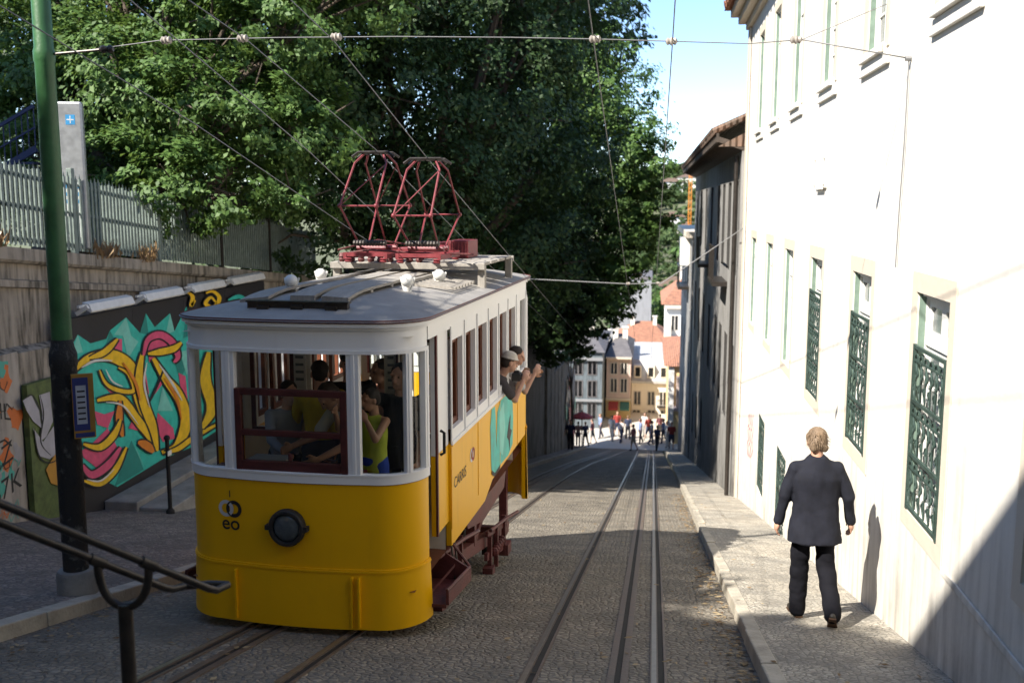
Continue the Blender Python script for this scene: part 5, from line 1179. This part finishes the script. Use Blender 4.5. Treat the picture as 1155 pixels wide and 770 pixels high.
# the crowd at the foot of the street: six builds, then copies
protos = []
styles = [((.45,.4,.38),(.06,.07,.12),False),((.05,.06,.1),(.03,.03,.04),False),((.5,.2,.2),(.3,.28,.25),True),((.2,.25,.4),(.05,.05,.07),False),((.55,.52,.48),(.5,.48,.45),False),((.35,.06,.05),(.07,.08,.13),True)]
spots = []
for u, v in ((660,503),(668,500),(690,497),(701,499),(714,508),(722,500),(731,497),(735,501),(741,508),(748,500),(752,504),(757,509),(708,495),(677,494),(727,493),(744,494),(696,492),(652,505)):
    r = ray(u, v); y = None
    t = H/(-r.z-S*r.y) if (-r.z-S*r.y) > 0 else 1e9
    p = r*t if r.y*t < YE else r*((-ZS)/(-r.z))
    z = gz(p.y) if p.y < YE else ZS
    if abs(p.x-kl(p.y)) < 40 and (p.x < kl(min(p.y,63)) or p.x > kerb_x(min(p.y,63))) and p.y < YE: z += .125
    spots.append((p.x, p.y, z))
desc = ['pale shirt','navy top','pink top and shorts','blue shirt','cream outfit','dark red top and shorts']
spots.sort(key=lambda p: p[0]/p[1])
ordn = 'leftmost,second from the left,third from the left,fourth from the left,fifth from the left,sixth from the left,seventh from the left,eighth from the left,ninth from the left,ninth from the right,eighth from the right,seventh from the right,sixth from the right,fifth from the right,fourth from the right,third from the right,second from the right,rightmost'.split(',')
for i, (x, y, z) in enumerate(spots):
    j = i % 6
    lab = 'distant person in %s, %s in the crowd' % (desc[j], ordn[i])
    if i < 6:
        st = styles[j]
        o = figure(lab, (x,y,z), R(40*i), 1.62+.03*j, shirt=st[0], trousers=st[1], short_pants=st[2], legs=((8,4),(-12,14)), arms=((10,8,15,0),(-12,8,15,0)), vox=.03, fingers=False, group='crowd at the foot of the street', hair=[(.03,.02,.015),(.2,.12,.06)][j%2])
        protos.append(o)
    else:
        o = copy_tree(protos[j]); o.location = (x,y,z); o.rotation_euler = (0,0,R(53*i)); o['label'] = lab
        o['group'] = 'crowd at the foot of the street'
# ------------------------------------------------------------------ trees
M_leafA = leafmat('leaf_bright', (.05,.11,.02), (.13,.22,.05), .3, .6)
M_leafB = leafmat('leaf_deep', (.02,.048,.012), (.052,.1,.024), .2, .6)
M_leafC = leafmat('leaf_far', (.06,.13,.025), (.13,.21,.05), .3, .6)
M_leafD = leafmat('leaf_hill', (.035,.075,.02), (.1,.14,.045), .2, .8)
def leaves(clumps, n, size, seed, sub=40, inner=.35):
    """leaf-sized folded quads gathered into twigs through the volume of every clump"""
    g = np.random.default_rng(seed); V = []
    tot = sum(c[3]**2 for c in clumps)
    for cx, cy, cz, r in clumps:
        m = int(n*r*r/tot); K = max(8, int(sub*r*r/2))
        d = g.normal(size=(K,3)); d /= np.linalg.norm(d, axis=1)[:,None]
        rad = np.where(g.random(K) < inner, g.uniform(.25,.8,K), g.uniform(.78,1.12,K))
        tw = d*rad[:,None]*r*np.array([1,1,.86]); tr = g.uniform(.1,.25,K)*min(r, 2.4)
        idx = g.integers(0, K, m)
        P = tw[idx]+g.normal(size=(m,3))*tr[idx][:,None]*np.array([.6,.6,.42])+np.array([cx,cy,cz])
        out = P-np.array([cx,cy,cz]); out /= np.linalg.norm(out, axis=1)[:,None]+1e-6
        tn = tw/(np.linalg.norm(tw,axis=1)[:,None]+1e-6); nrm = out*.35+tn[idx]*.45+np.array([0,0,.5])+g.normal(size=(m,3))*.32; nrm /= np.linalg.norm(nrm, axis=1)[:,None]
        a = np.cross(nrm, g.normal(size=(m,3))); a /= np.linalg.norm(a, axis=1)[:,None]; c = np.cross(nrm, a)
        L = (size*g.uniform(.6,1.3,m))[:,None]
        V.append(np.stack([P-a*L*.5, P+c*L*.27+nrm*L*.06, P+a*L*.5-nrm*L*.08, P-c*L*.27+nrm*L*.06], 1))
    return np.concatenate(V).reshape(-1,3)
def leafmesh(name, V, m, parent=None, org=(0,0,0)):
    V = V-np.array(org); n = len(V)//4; me = bpy.data.meshes.new(name)
    me.vertices.add(len(V)); me.vertices.foreach_set('co', V.astype(np.float32).ravel())
    me.loops.add(n*4); me.loops.foreach_set('vertex_index', np.arange(n*4, dtype=np.int32))
    me.polygons.add(n); me.polygons.foreach_set('loop_start', np.arange(0, n*4, 4, dtype=np.int32)); me.polygons.foreach_set('loop_total', np.full(n, 4, dtype=np.int32))
    me.materials.append(m); me.update(calc_edges=True); me.validate()
    o = bpy.data.objects.new(name, me); COL.objects.link(o)
    if parent is not None: o.parent = parent
    return o
def tree(label, base, clumps, n, size, m, seed, r0=.3, name='tree', group='trees along the left of the street', sub=40):
    t = thing(name, label, 'tree', base, 0, group); rg = random.Random(seed)
    leafmesh('crown', leaves(clumps, n, size, seed, sub), m, t, base)
    b = MB(); B = Vector(base); cen = Vector((sum(c[0] for c in clumps)/len(clumps), sum(c[1] for c in clumps)/len(clumps), min(c[2]-c[3]*.3 for c in clumps)))
    fork = B.lerp(cen, .62)+Vector((rg.uniform(-.3,.3), rg.uniform(-.3,.3), 0)); mid = B.lerp(fork,.5)+Vector((rg.uniform(-.2,.2), rg.uniform(-.2,.2), 0))
    b.tube([B-Vector((0,0,.3)), B+Vector((0,0,.25)), mid, fork], [r0*1.5, r0*1.05, r0*.9, r0*.75], 10)
    for cx, cy, cz, r in clumps:
        e = Vector((cx,cy,cz)); m_ = fork.lerp(e,.5)+Vector((rg.uniform(-.5,.5), rg.uniform(-.5,.5), rg.uniform(0,.5)))
        b.tube([fork-Vector((0,0,.1)), m_, e], [r0*.5, r0*.3, r0*.1], 7)
        for k in range(5):
            d = Vector((rg.gauss(0,1), rg.gauss(0,1), rg.gauss(.2,.8))).normalized()*r*.9; b.tube([m_.lerp(e, rg.uniform(.3,1)), e+d*.5, e+d], [r0*.13, r0*.07, .012], 5)
    b.build('trunk', M_bark, t, base, smooth=50)
    return t
tree('sunlit bushy tree hanging over the picket fence behind the green pole', (-12,18.5,wt(18.5)), [(-13.4,20.4,.8,1.6),(-11.8,19.5,.6,1.35),(-10.4,18.9,.5,1.25),(-9.2,18.7,.3,1.15),(-8.3,19.3,.2,1.0),(-7.4,20.2,.0,.95),(-13.6,20.8,3.2,1.7),(-12.0,20.1,2.6,1.5),(-10.6,19.6,2.4,1.4),(-9.3,19.3,2.0,1.35),(-8.2,19.8,1.8,1.2),(-7.1,20.6,1.6,1.2),(-13.4,21.8,5.6,1.9),(-11.6,21.2,4.9,1.7),(-10.0,20.6,4.4,1.6),(-8.6,20.4,4.0,1.5),(-7.3,21,3.7,1.4),(-12.6,23.6,7.8,2.2),(-10.2,22.8,7,2.1),(-8,22.4,6.2,2),(-6.2,21.8,5,1.6),(-9.4,21.6,1.6,2.2),(-11.6,22,2.4,2.4)], 130000, .135, M_leafA, 1, .28)
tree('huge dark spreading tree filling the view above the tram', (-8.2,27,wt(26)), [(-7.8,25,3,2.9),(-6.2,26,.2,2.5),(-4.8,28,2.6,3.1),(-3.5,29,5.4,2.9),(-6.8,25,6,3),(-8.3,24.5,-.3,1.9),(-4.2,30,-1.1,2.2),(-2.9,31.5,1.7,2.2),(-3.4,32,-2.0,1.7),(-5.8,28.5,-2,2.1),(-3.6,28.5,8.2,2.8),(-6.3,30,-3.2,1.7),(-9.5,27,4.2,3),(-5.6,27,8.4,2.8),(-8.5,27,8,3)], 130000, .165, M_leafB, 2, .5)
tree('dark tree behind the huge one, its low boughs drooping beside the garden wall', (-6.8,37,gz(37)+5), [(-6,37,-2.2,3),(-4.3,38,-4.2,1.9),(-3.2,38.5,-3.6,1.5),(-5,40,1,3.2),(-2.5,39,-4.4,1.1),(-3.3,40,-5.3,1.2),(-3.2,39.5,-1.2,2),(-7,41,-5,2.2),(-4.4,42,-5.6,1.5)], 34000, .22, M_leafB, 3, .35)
tree('half sunlit tree at the right edge of the tree row, against the blue sky', (-5.6,46,gz(46)+5), [(-.25,40,1.5,1.3),(-.4,40.5,-.8,1.3),(-.95,40,-2.6,1.2),(-1.5,39.5,-3.9,1.1),(-1.1,40,2.3,1.8),(-.6,40.5,.4,1.4),(-2.4,41,4.6,2.4),(-1.2,41,-1.6,1.6),(-3.6,42.5,0,2.6),(-2.0,43,-3.6,1.3),(-3.0,44,-3,1.9),(-4.5,46,-4.5,2.2)], 42000, .2, M_leafA, 4, .3)
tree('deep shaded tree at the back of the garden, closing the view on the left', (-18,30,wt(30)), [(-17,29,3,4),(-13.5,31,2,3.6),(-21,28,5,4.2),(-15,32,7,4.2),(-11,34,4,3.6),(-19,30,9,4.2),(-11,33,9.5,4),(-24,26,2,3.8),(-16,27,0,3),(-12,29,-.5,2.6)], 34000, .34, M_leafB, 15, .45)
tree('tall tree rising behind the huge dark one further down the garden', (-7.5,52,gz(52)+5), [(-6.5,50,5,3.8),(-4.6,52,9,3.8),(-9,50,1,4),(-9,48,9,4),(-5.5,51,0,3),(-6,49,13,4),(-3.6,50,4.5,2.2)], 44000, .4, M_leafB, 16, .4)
tree('thin tree standing by the graffiti beyond the pale boards', (-4.55,58,gz(58)), [(-4.6,58,-6.8,1.7),(-4.2,57.6,-8.4,1.1),(-5.2,59,-8,1.4),(-4.4,60,-5.6,1.6)], 9000, .2, M_leafB, 5, .09)
# trees of the garden left of the picture: their shade falls on the plaza and the tram's front
tree('garden tree leaning over the upper end of the plaza', (-10.2,2.2,gz(2)), [(-7.3,3.4,5.4,1.35),(-8.4,2.5,6.6,1.5),(-6.8,2.6,4.3,1.1),(-9.6,1.2,5.6,1.6),(-6.4,-.1,6.6,1.1),(-7.8,.8,6.5,1.15)], 15000, .24, M_leafB, 7, .25)
# ------------------------------------------------------------------ the lower town and the hill across the valley
def house(name, label, x0, x1, y0, y1, z0, z1, wallm, roofm, roof='hip', rise=1.5, over=.25, rows=(), group=None, fm=None, face='y', cat='house'):
    o3 = ((x0+x1)/2, (y0+y1)/2, z0); t = thing(name, label, cat, o3, 0, group)
    b = MB(); hol = [(x-w/2, x+w/2, za, zb) for x, w, za, zb in rows]
    b.wall((0,y0,0), (1,0,0), (0,0,1), x0, x1, z0, z1, hol, (0,1,0), .25)
    b.add([(x0,y0,z0),(x0,y1,z0),(x0,y1,z1),(x0,y0,z1),(x1,y0,z0),(x1,y1,z0),(x1,y1,z1),(x1,y0,z1)], [(0,1,2,3),(4,5,6,7),(1,2,6,5),(2,3,7,6)])
    b.build('wall', wallm, t, o3)
    for xa, xb, za, zb in hol:
        b = MB(); b.add([(xa,y0+.2,za),(xb,y0+.2,za),(xb,y0+.2,zb),(xa,y0+.2,zb)], [(0,1,2,3)])
        for q in ((xa-.07,xa,za-.07,zb+.07),(xb,xb+.07,za-.07,zb+.07),(xa,xb,zb,zb+.07),(xa,xb,za-.07,za),((xa+xb)/2-.04,(xa+xb)/2+.04,za,zb)): b.box(q[0],q[1],y0-.03,y0+.19,q[2],q[3],1)
        b.build('window', [M_farpane, fm or M_farframe], t, o3)
    b = MB(); a = over
    if roof == 'hip':
        m = (y0+y1)/2; w = min((x1-x0), (y1-y0))*.35
        b.add([(x0-a,y0-a,z1),(x1+a,y0-a,z1),(x1+a,y1+a,z1),(x0-a,y1+a,z1),(x0+w,m,z1+rise),(x1-w,m,z1+rise)], [(0,1,5,4),(2,3,4,5),(1,2,5),(3,0,4)])
    elif roof == 'gable':
        m = (x0+x1)/2; b.add([(x0-a,y0-a,z1),(m,y0-a,z1+rise),(m,y1+a,z1+rise),(x0-a,y1+a,z1),(x1+a,y0-a,z1),(x1+a,y1+a,z1)], [(0,1,2,3),(1,4,5,2),(0,4,1)])
    else: b.box(x0-a, x1+a, y0-a, y1+a, z1+.002, z1+rise)
    rf = b.build('roof', roofm, t, o3, fixn=True)
    if y0 < 120 and roof == 'hip':
        for q in (.28, .7):
            cx_ = x0+(x1-x0)*q; cy_ = (y0+y1)/2-.8; b = MB(); b.box(cx_-.2, cx_+.2, cy_-.25, cy_+.25, z1+.2, z1+rise+.55); b.box(cx_-.26, cx_+.26, cy_-.31, cy_+.31, z1+rise+.551, z1+rise+.65); b.build('chimney', M_crw, rf, o3)
    return t, o3
M_farpane = mat('far_pane', (.1,.11,.12), .3, .3, 2); M_farframe = mat('far_window_frame', (.52,.49,.44), .7, .1)
M_pinkw = plaster('pink_render', (.55,.43,.38), (.3,.24,.2), .7); M_crw = plaster('cream_render', (.72,.67,.58), (.42,.38,.32), .6); M_yelw = plaster('yellow_render', (.66,.5,.27), (.4,.33,.22), .6)
M_whw = plaster('far_white_render', (.72,.71,.68), (.4,.38,.35), .3); M_grw = plaster('grey_gable', (.25,.25,.255), (.16,.16,.16), .6, th=.1); M_slate = mat('slate_roof', (.13,.12,.12), .7, .3, 2); M_mans = mat('mansard_zinc', (.42,.42,.42), .6, .2, 2); M_teal3 = plaster('bluegrey_render', (.14,.165,.18), (.07,.08,.085), .9, th=.1)
b0 = ZS-1
t, o3 = house('town_house', 'narrow pinkish house with ochre ground floor at the street foot', -3.05, -1.25, 74, 84, b0, -11.3, M_pinkw, M_slate, 'hip', 1.1, .15, [(-2.5,.42,-14.0,-13.0),(-1.75,.42,-14.0,-13.0),(-2.5,.42,-12.6,-11.8),(-1.75,.42,-12.6,-11.8),(-2.5,.5,ZS,-15.0),(-1.75,.5,ZS,-15.0)])
for xa, c in ((-2.85, (.4,.05,.04)), (-2.0, (.05,.16,.12))):
    b = MB(); b.poly([(xa,73.92,-14.7),(xa,73.0,-15.05),(xa,73.0,-15.2),(xa,73.92,-14.9)], (.7,0,0)); b.build('awning', flat('awning_%d' % int(c[0]*100), c), t, o3)
b = MB(); b.box(-3.08, -1.22, 73.93, 73.99, b0, -14.65); b.build('ground_floor', M_yelw, t, o3)
b = MB(); b.box(-3.1, -1.2, 73.85, 73.99, -14.6, -14.45); b.build('string_course', M_cream, t, o3); b = MB(); b.box(-3.1,-1.2,73.7,73.99,-11.45,-11.31); b.build('cornice', M_cream, t, o3)
t, o3 = house('town_house', 'cream house with grey mansard roof and balcony at the street foot', -1.2, 2.4, 76, 88, b0, -13.6, M_crw, M_mans, 'flat', .2, .25, [(x,.45,-15.3,-14.3) for x in (-.75,.3,1.2)]+[(x,.5,ZS-.1,-15.75) for x in (-.8,.35,1.3)])
b = MB(); b.add([(-1.2,75.9,-13.39),(2.4,75.9,-13.39),(2.4,77,-11.95),(-1.2,77,-11.95),(-1.2,88,-13.39),(2.4,88,-13.39),(2.4,87,-11.95),(-1.2,87,-11.95)], [(0,1,2,3),(4,5,6,7),(0,3,7,4),(1,2,6,5),(3,2,6,7)]); b.build('mansard', M_mans, t, o3, fixn=True)
for x in (-.75,.25,1.2):
    b = MB(); b.box(x-.28,x+.28,75.95,77,-13.2,-12.25,0); b.box(x-.18,x+.18,75.93,75.949,-13.1,-12.4,1); b.build('dormer', [M_crw, M_glassdark], t, o3)
b = MB(); b.box(.75,1.7,75.4,76,-15.42,-15.33)
for i in range(10): b.tube([(.78+.1*i,75.42,-15.33),(.78+.1*i,75.42,-14.85)],.015,4)
b.box(.75,1.7,75.4,75.44,-14.85,-14.8); b.build('balcony', M_gun, t, o3)
house('town_house', 'white house with broad orange tiled roof above the mansard house', -3.2, 2.3, 100, 112, -20, -14.2, M_whw, M_tile, 'hip', 1.9, .4, [(x,.6,-15.6,-14.7) for x in (-2.2,-.9,.4,1.6)])
house('warehouse', 'plain blue-grey windowless gable standing behind the orange roof', -4.4, .28, 118, 130, -20, -8.8, M_grw, M_slate, 'flat', .3, .1, cat='building')
t, o3 = house('town_house', 'yellow house with a pinkish enclosed balcony at the right corner of the street foot', 1.42, 8, 66, 80, b0, -10.6, M_yelw, M_tile, 'hip', 1.2, .35, [(2.3,.5,-13.2,-11.8),(3.6,.5,-13.2,-11.8)])
b = MB(); b.box(1.9,3.0,65.2,65.99,-13.3,-11.3); b.box(1.75,3.1,65.1,65.99,-13.5,-13.3); b.build('enclosed_balcony', M_pinkw, t, o3)
b = MB(); b.box(1.38,1.75,65.85,65.99,b0,-10.7); b.build('pilaster', M_whw, t, o3)
t, o3 = house('town_house', 'tall white house with faded red hipped roof rising over the yellow one', 1.5, 6.5, 85, 97, -18, -8.4, M_whw, M_tile, 'hip', 2.2, .45, [(2.2,.5,-10.6,-9.4),(3.2,.5,-10.6,-9.4),(2.2,.6,-13.2,-11.6)])
b = MB(); b.box(1.3,3.4,84.2,84.99,-11.3,-11.1); b.box(1.35,1.9,84.3,84.99,-11.1,-10.2); b.box(1.3,6.7,84.6,84.99,-8.75,-8.42); b.build('string_course', M_cream, t, o3)
t, o3 = house('town_house', 'shaded blue-grey house left of the pinkish one', -6.6, -3.2, 70, 82, b0, -10.4, M_teal3, M_slate, 'hip', 1., .2, [(x,.55,z,z+1.1) for x in (-5.9,-4.9,-3.9) for z in (-15.2,-13.6,-12)], fm=M_slate)
b = MB(); b.box(-6.65,-3.15,69.8,69.99,-13.95,-13.8); b.build('string_course', M_grw, t, o3); b = MB(); b.box(-6.65,-3.15,69.8,69.99,-11.0,-10.8); b.build('string_course', M_grw, t, o3)
for i, (x, y, z, u, m, lab) in enumerate(((3.5,480,13,9,M_pinkw,'small pink house on the skyline of the far wooded hill'),(8.5,430,-8,10,M_whw,'pale house halfway down the far wooded hill'),(17,440,-6,12,M_crw,'cream house right of the pale one on the far hill'),(11.5,300,-14,7,M_crw,'ochre house low on the far hill above the palms'),(7.5,330,-12,8,M_whw,'white house with brown roof low on the far hill'),(-40,470,2,12,M_whw,'white house on the left flank of the far hill'),(60,460,0,12,M_crw,'cream house on the right flank of the far hill'),(5.2,200,-18,6,M_grw,'low grey house in the valley under the palms'))):
    zt = max(terr(x, y), z-3); house('hill_house', lab, x-u/2, x+u/2, y, y+u, zt-3, zt+4.5, m, M_tile2, 'hip', 1.8, .4, [(x-u*.25,1.2,zt+1,zt+2.6),(x+u*.2,1.2,zt+1,zt+2.6)], 'houses on the far hill')
tree('bright green tree between the grey gable and the white house', (1.7,135,-22), [(1.8,135,-13.6,2.2),(2.6,136,-16,2.2),(.8,134,-16.5,2.0),(1.6,136,-18.5,2.2),(3.5,138,-13.5,2.5)], 9000, .4, M_leafC, 11, .3, group='trees of the lower town')
for i, (x, y, z) in enumerate(((6.9,250,-11),(9.3,255,-10.2))):
    base = (x, y, -22); t = thing('palm_tree', ['left palm of the pair standing below the far hill','right taller palm of the pair below the far hill'][i], 'palm', base, 0, 'palms below the hill')
    b = MB(); b.tube([(x,y,-22),(x+.15,y,-16),(x,y,z)], [.4,.32,.3], 8); b.build('trunk', M_bark, t, base)
    b = MB()
    for k in range(26):
        a = k*2.4; d = Vector((math.cos(a), math.sin(a), 0)); u = .2+.8*((k*7)%13)/13; pr = Vector((x,y,z)); sdv = Vector((-d.y,d.x,0))*.3; P = [pr+d*2.6*q+Vector((0,0,1.3*u*q*2-3.0*q*q)) for q in (0,.3,.6,1)]
        b.add([P[0]-sdv*.2,P[0]+sdv*.2,P[1]-sdv,P[1]+sdv,P[2]-sdv*.9,P[2]+sdv*.9,P[3]], [(0,1,3,2),(2,3,5,4),(4,5,6)])
    b.build('crown', M_leafC, t, base)
g = np.random.default_rng(21); cl = []
for k in range(620):
    y = g.uniform(300, 600); x = g.uniform(-.3,.45)*y if k > 260 else g.uniform(-.03,.07)*y
    cl.append((x, y, terr(x, y)+g.uniform(1.5,3.5), g.uniform(2.6,4.6)))
c2 = []
for k in range(330):
    y = g.uniform(150, 310); x = g.uniform(-.3,.4)*y if k > 170 else g.uniform(-.03,.06)*y
    c2.append((x, y, terr(x, y)+g.uniform(1,3.2), g.uniform(2.2,4)))
wd = leafmesh('hill_wood', np.concatenate([leaves(cl, 90000, 1.5, 22, 2.2), leaves(c2, 60000, .95, 23, 2.6)]), M_leafD); tag(wd, kind='stuff')
t = thing('orange_mast', 'slender orange lattice mast rising in front of the far hill skyline', 'mast', (11.4,300,-10)); o3 = (11.4,300,-10); b = MB()
for dx, dy in ((-.4,-.4),(.4,-.4),(.4,.4),(-.4,.4)): b.bar((11.4+dx,300+dy,-22),(11.4+dx,300+dy,12.8),.16,.16)
for k in range(22): b.bar((11.0,299.6,-20+1.5*k),(11.8,299.6,-18.5+1.5*k),.1,.1); b.bar((11.8,300.4,-20+1.5*k),(11.0,300.4,-18.5+1.5*k),.1,.1)
b.build('lattice', flat('mast_orange', (.65,.22,.02)), t, o3)
b = MB()
t = thing('parasol', 'small red parasol over the pavement at the street foot, left', 'parasol', (-4.1,62.5,gz(62.5))); o3 = (-4.1,62.5,gz(62.5)); z = o3[2]
b.tube([(-4.1,62.5,z),(-4.1,62.5,z+2.5)],.03,8); b.build('pole', M_gun, t, o3)
b = MB(); b.lathe((-4.1,62.5,z+2.1),(0,0,1),[(.7,-.08),(.7,0),(.4,.15),(.04,.3)],10); b.build('canopy', flat('parasol_red', (.5,.04,.03)), t, o3)
# unseen house added behind the viewer, its eaves set to shade pavement and tram
hx = Vector((1.14,-.56,0)).normalized(); hn = Vector((-.56,-1.14,0)).normalized()
A0 = Vector((-6.1,-.84,8.45)); t = thing('eave_shade_house', 'unseen ochre house added behind the viewer to shade the head of the street', 'house', (-6.5,-5,gz(-5))); o3 = (-6.5,-5,gz(-5)); b = MB()
La, Lb = -10.5, 16.0
def hp(a, n, z): p = A0+hx*a+hn*n; return (p.x, p.y, z)
b.add([hp(La,.3,-6),hp(Lb,.3,-6),hp(Lb,9,-6),hp(La,9,-6),hp(La,.3,8.4),hp(Lb,.3,8.4),hp(Lb,9,8.4),hp(La,9,8.4)], [(0,1,5,4),(1,2,6,5),(2,3,7,6),(3,0,4,7)]); b.build('wall', M_yelw, t, o3, fixn=True)
b = MB(); b.add([hp(La-.3,0,8.45),hp(Lb+.3,0,8.45),hp(Lb+.3,9.3,8.45),hp(La-.3,9.3,8.45),hp(La+2,4.5,9.9),hp(Lb-2,4.5,9.9)], [(0,1,5,4),(2,3,4,5),(1,2,5),(3,0,4),(0,3,2,1)]); b.build('roof', M_tile, t, o3)
for k in range(7):
    for z in (-1.5,2.,5.3):
        a = La+2+3.5*k; b = MB(); b.add([hp(a-.5,.28,z),hp(a+.5,.28,z),hp(a+.5,.28,z+1.9),hp(a-.5,.28,z+1.9)], [(0,1,2,3)]); b.build('window', M_glassdark, t, o3)
t = thing('mural_shade_block', 'unseen pale block added far behind on the upper left to shade the mural wall', 'house', (-27,-2,-4)); o3 = (-27,-2,-4)  # unseen block, added to keep the mural wall in shade
b = MB(); hol = [(y, y+1.1, z, z+1.9) for y in (-10,-6.5,-3,.5,4,7) for z in (3,6.5,10,13.5)]
b.wall((-22.8,0,0), (0,1,0), (0,0,1), -12, 9.5, -6, 17.7, hol, (-1,0,0), .25); b.add([(-31,-12,-6),(-31,9.5,-6),(-31,9.5,17.7),(-31,-12,17.7),(-22.8,-12,-6),(-22.8,9.5,-6),(-22.8,9.5,17.7),(-22.8,-12,17.7)], [(0,1,2,3),(0,4,7,3),(1,5,6,2),(2,3,7,6)]); b.build('wall', M_whw, t, o3)
for y0, y1, z0, z1 in hol:
    b = MB(); b.add([(-23.0,y0,z0),(-23.0,y1,z0),(-23.0,y1,z1),(-23.0,y0,z1)], [(0,1,2,3)]); b.build('window', M_glassdark, t, o3)
b = MB(); b.box(-31.2,-22.5,-12.2,9.7,17.71,18.0); b.build('roof', M_tile, t, o3)
g = np.random.default_rng(44); V = []
for k in range(1500):
    y = 5+20*g.random()**1.5; q = g.random()
    x = kerb_x(y)-.02-abs(g.normal())*.16 if q < .5 else (kl(y)+.03+abs(g.normal())*.2 if q < .75 else g.uniform(-4.8,2.0))
    zz = gz(y, .014 if x < kerb_x(y) else .139); a = g.uniform(0, 6.28); L = g.uniform(.018,.05); d = np.array([math.cos(a), math.sin(a), -S*math.sin(a)])*L; e = np.array([-math.sin(a), math.cos(a), -S*math.cos(a)])*L*.4; c = np.array([x,y,zz]); u = np.array([0,0,.008])
    V.append([c-d, c+e+u, c+d+u*.5, c-e])
fl = leafmesh('fallen_leaves', np.array(V).reshape(-1,3), leafmat('litter_leaf', (.16,.09,.035), (.36,.28,.16), .1, .8)); tag(fl, kind='stuff')
# ------------------------------------------------------------------ light, sky, camera
w = bpy.data.worlds.new('World'); scene.world = w; w.use_nodes = True; nt_ = w.node_tree; bg = nt_.nodes['Background']
sky = nt_.nodes.new('ShaderNodeTexSky'); sky.sky_type = 'NISHITA'; sky.sun_disc = False
sun_from = Vector((-.69,-.72,.98)).normalized()
sky.sun_elevation = math.asin(sun_from.z); sky.sun_rotation = math.atan2(sun_from.x, sun_from.y)
sky.air_density = .8; sky.dust_density = 0.; sky.ozone_density = 3.; sky.altitude = 60
nt_.links.new(sky.outputs[0], bg.inputs[0]); bg.inputs[1].default_value = .115
sl = bpy.data.lights.new('sun', 'SUN'); sl.energy = 4.7; sl.angle = R(.53); sl.color = (1,.945,.86)
so = bpy.data.objects.new('sun', sl); COL.objects.link(so); so.rotation_euler = (-sun_from).to_track_quat('-Z','Y').to_euler(); so.location = (-20,-20,30)
cam = bpy.data.cameras.new('camera'); co = bpy.data.objects.new('camera', cam); COL.objects.link(co); scene.camera = co
cam.sensor_width = 36; cam.lens = F_/1155*36; cam.clip_end = 8000; cam.clip_start = .1
co.location = (0,0,0); co.rotation_euler = (math.pi/2-PITCH, 0, YAW)
cam.dof.use_dof = True; cam.dof.focus_distance = 9.5; cam.dof.aperture_fstop = 2.0
vs = scene.view_settings; vs.view_transform = 'Standard'; vs.look = 'None'; vs.gamma = 1; vs.exposure = 1.3; vs.use_curve_mapping = False
scene.cycles.max_bounces = 10; scene.cycles.diffuse_bounces = 5; scene.cycles.transparent_max_bounces = 12; scene.cycles.sample_clamp_indirect = 8; scene.cycles.use_denoising = True
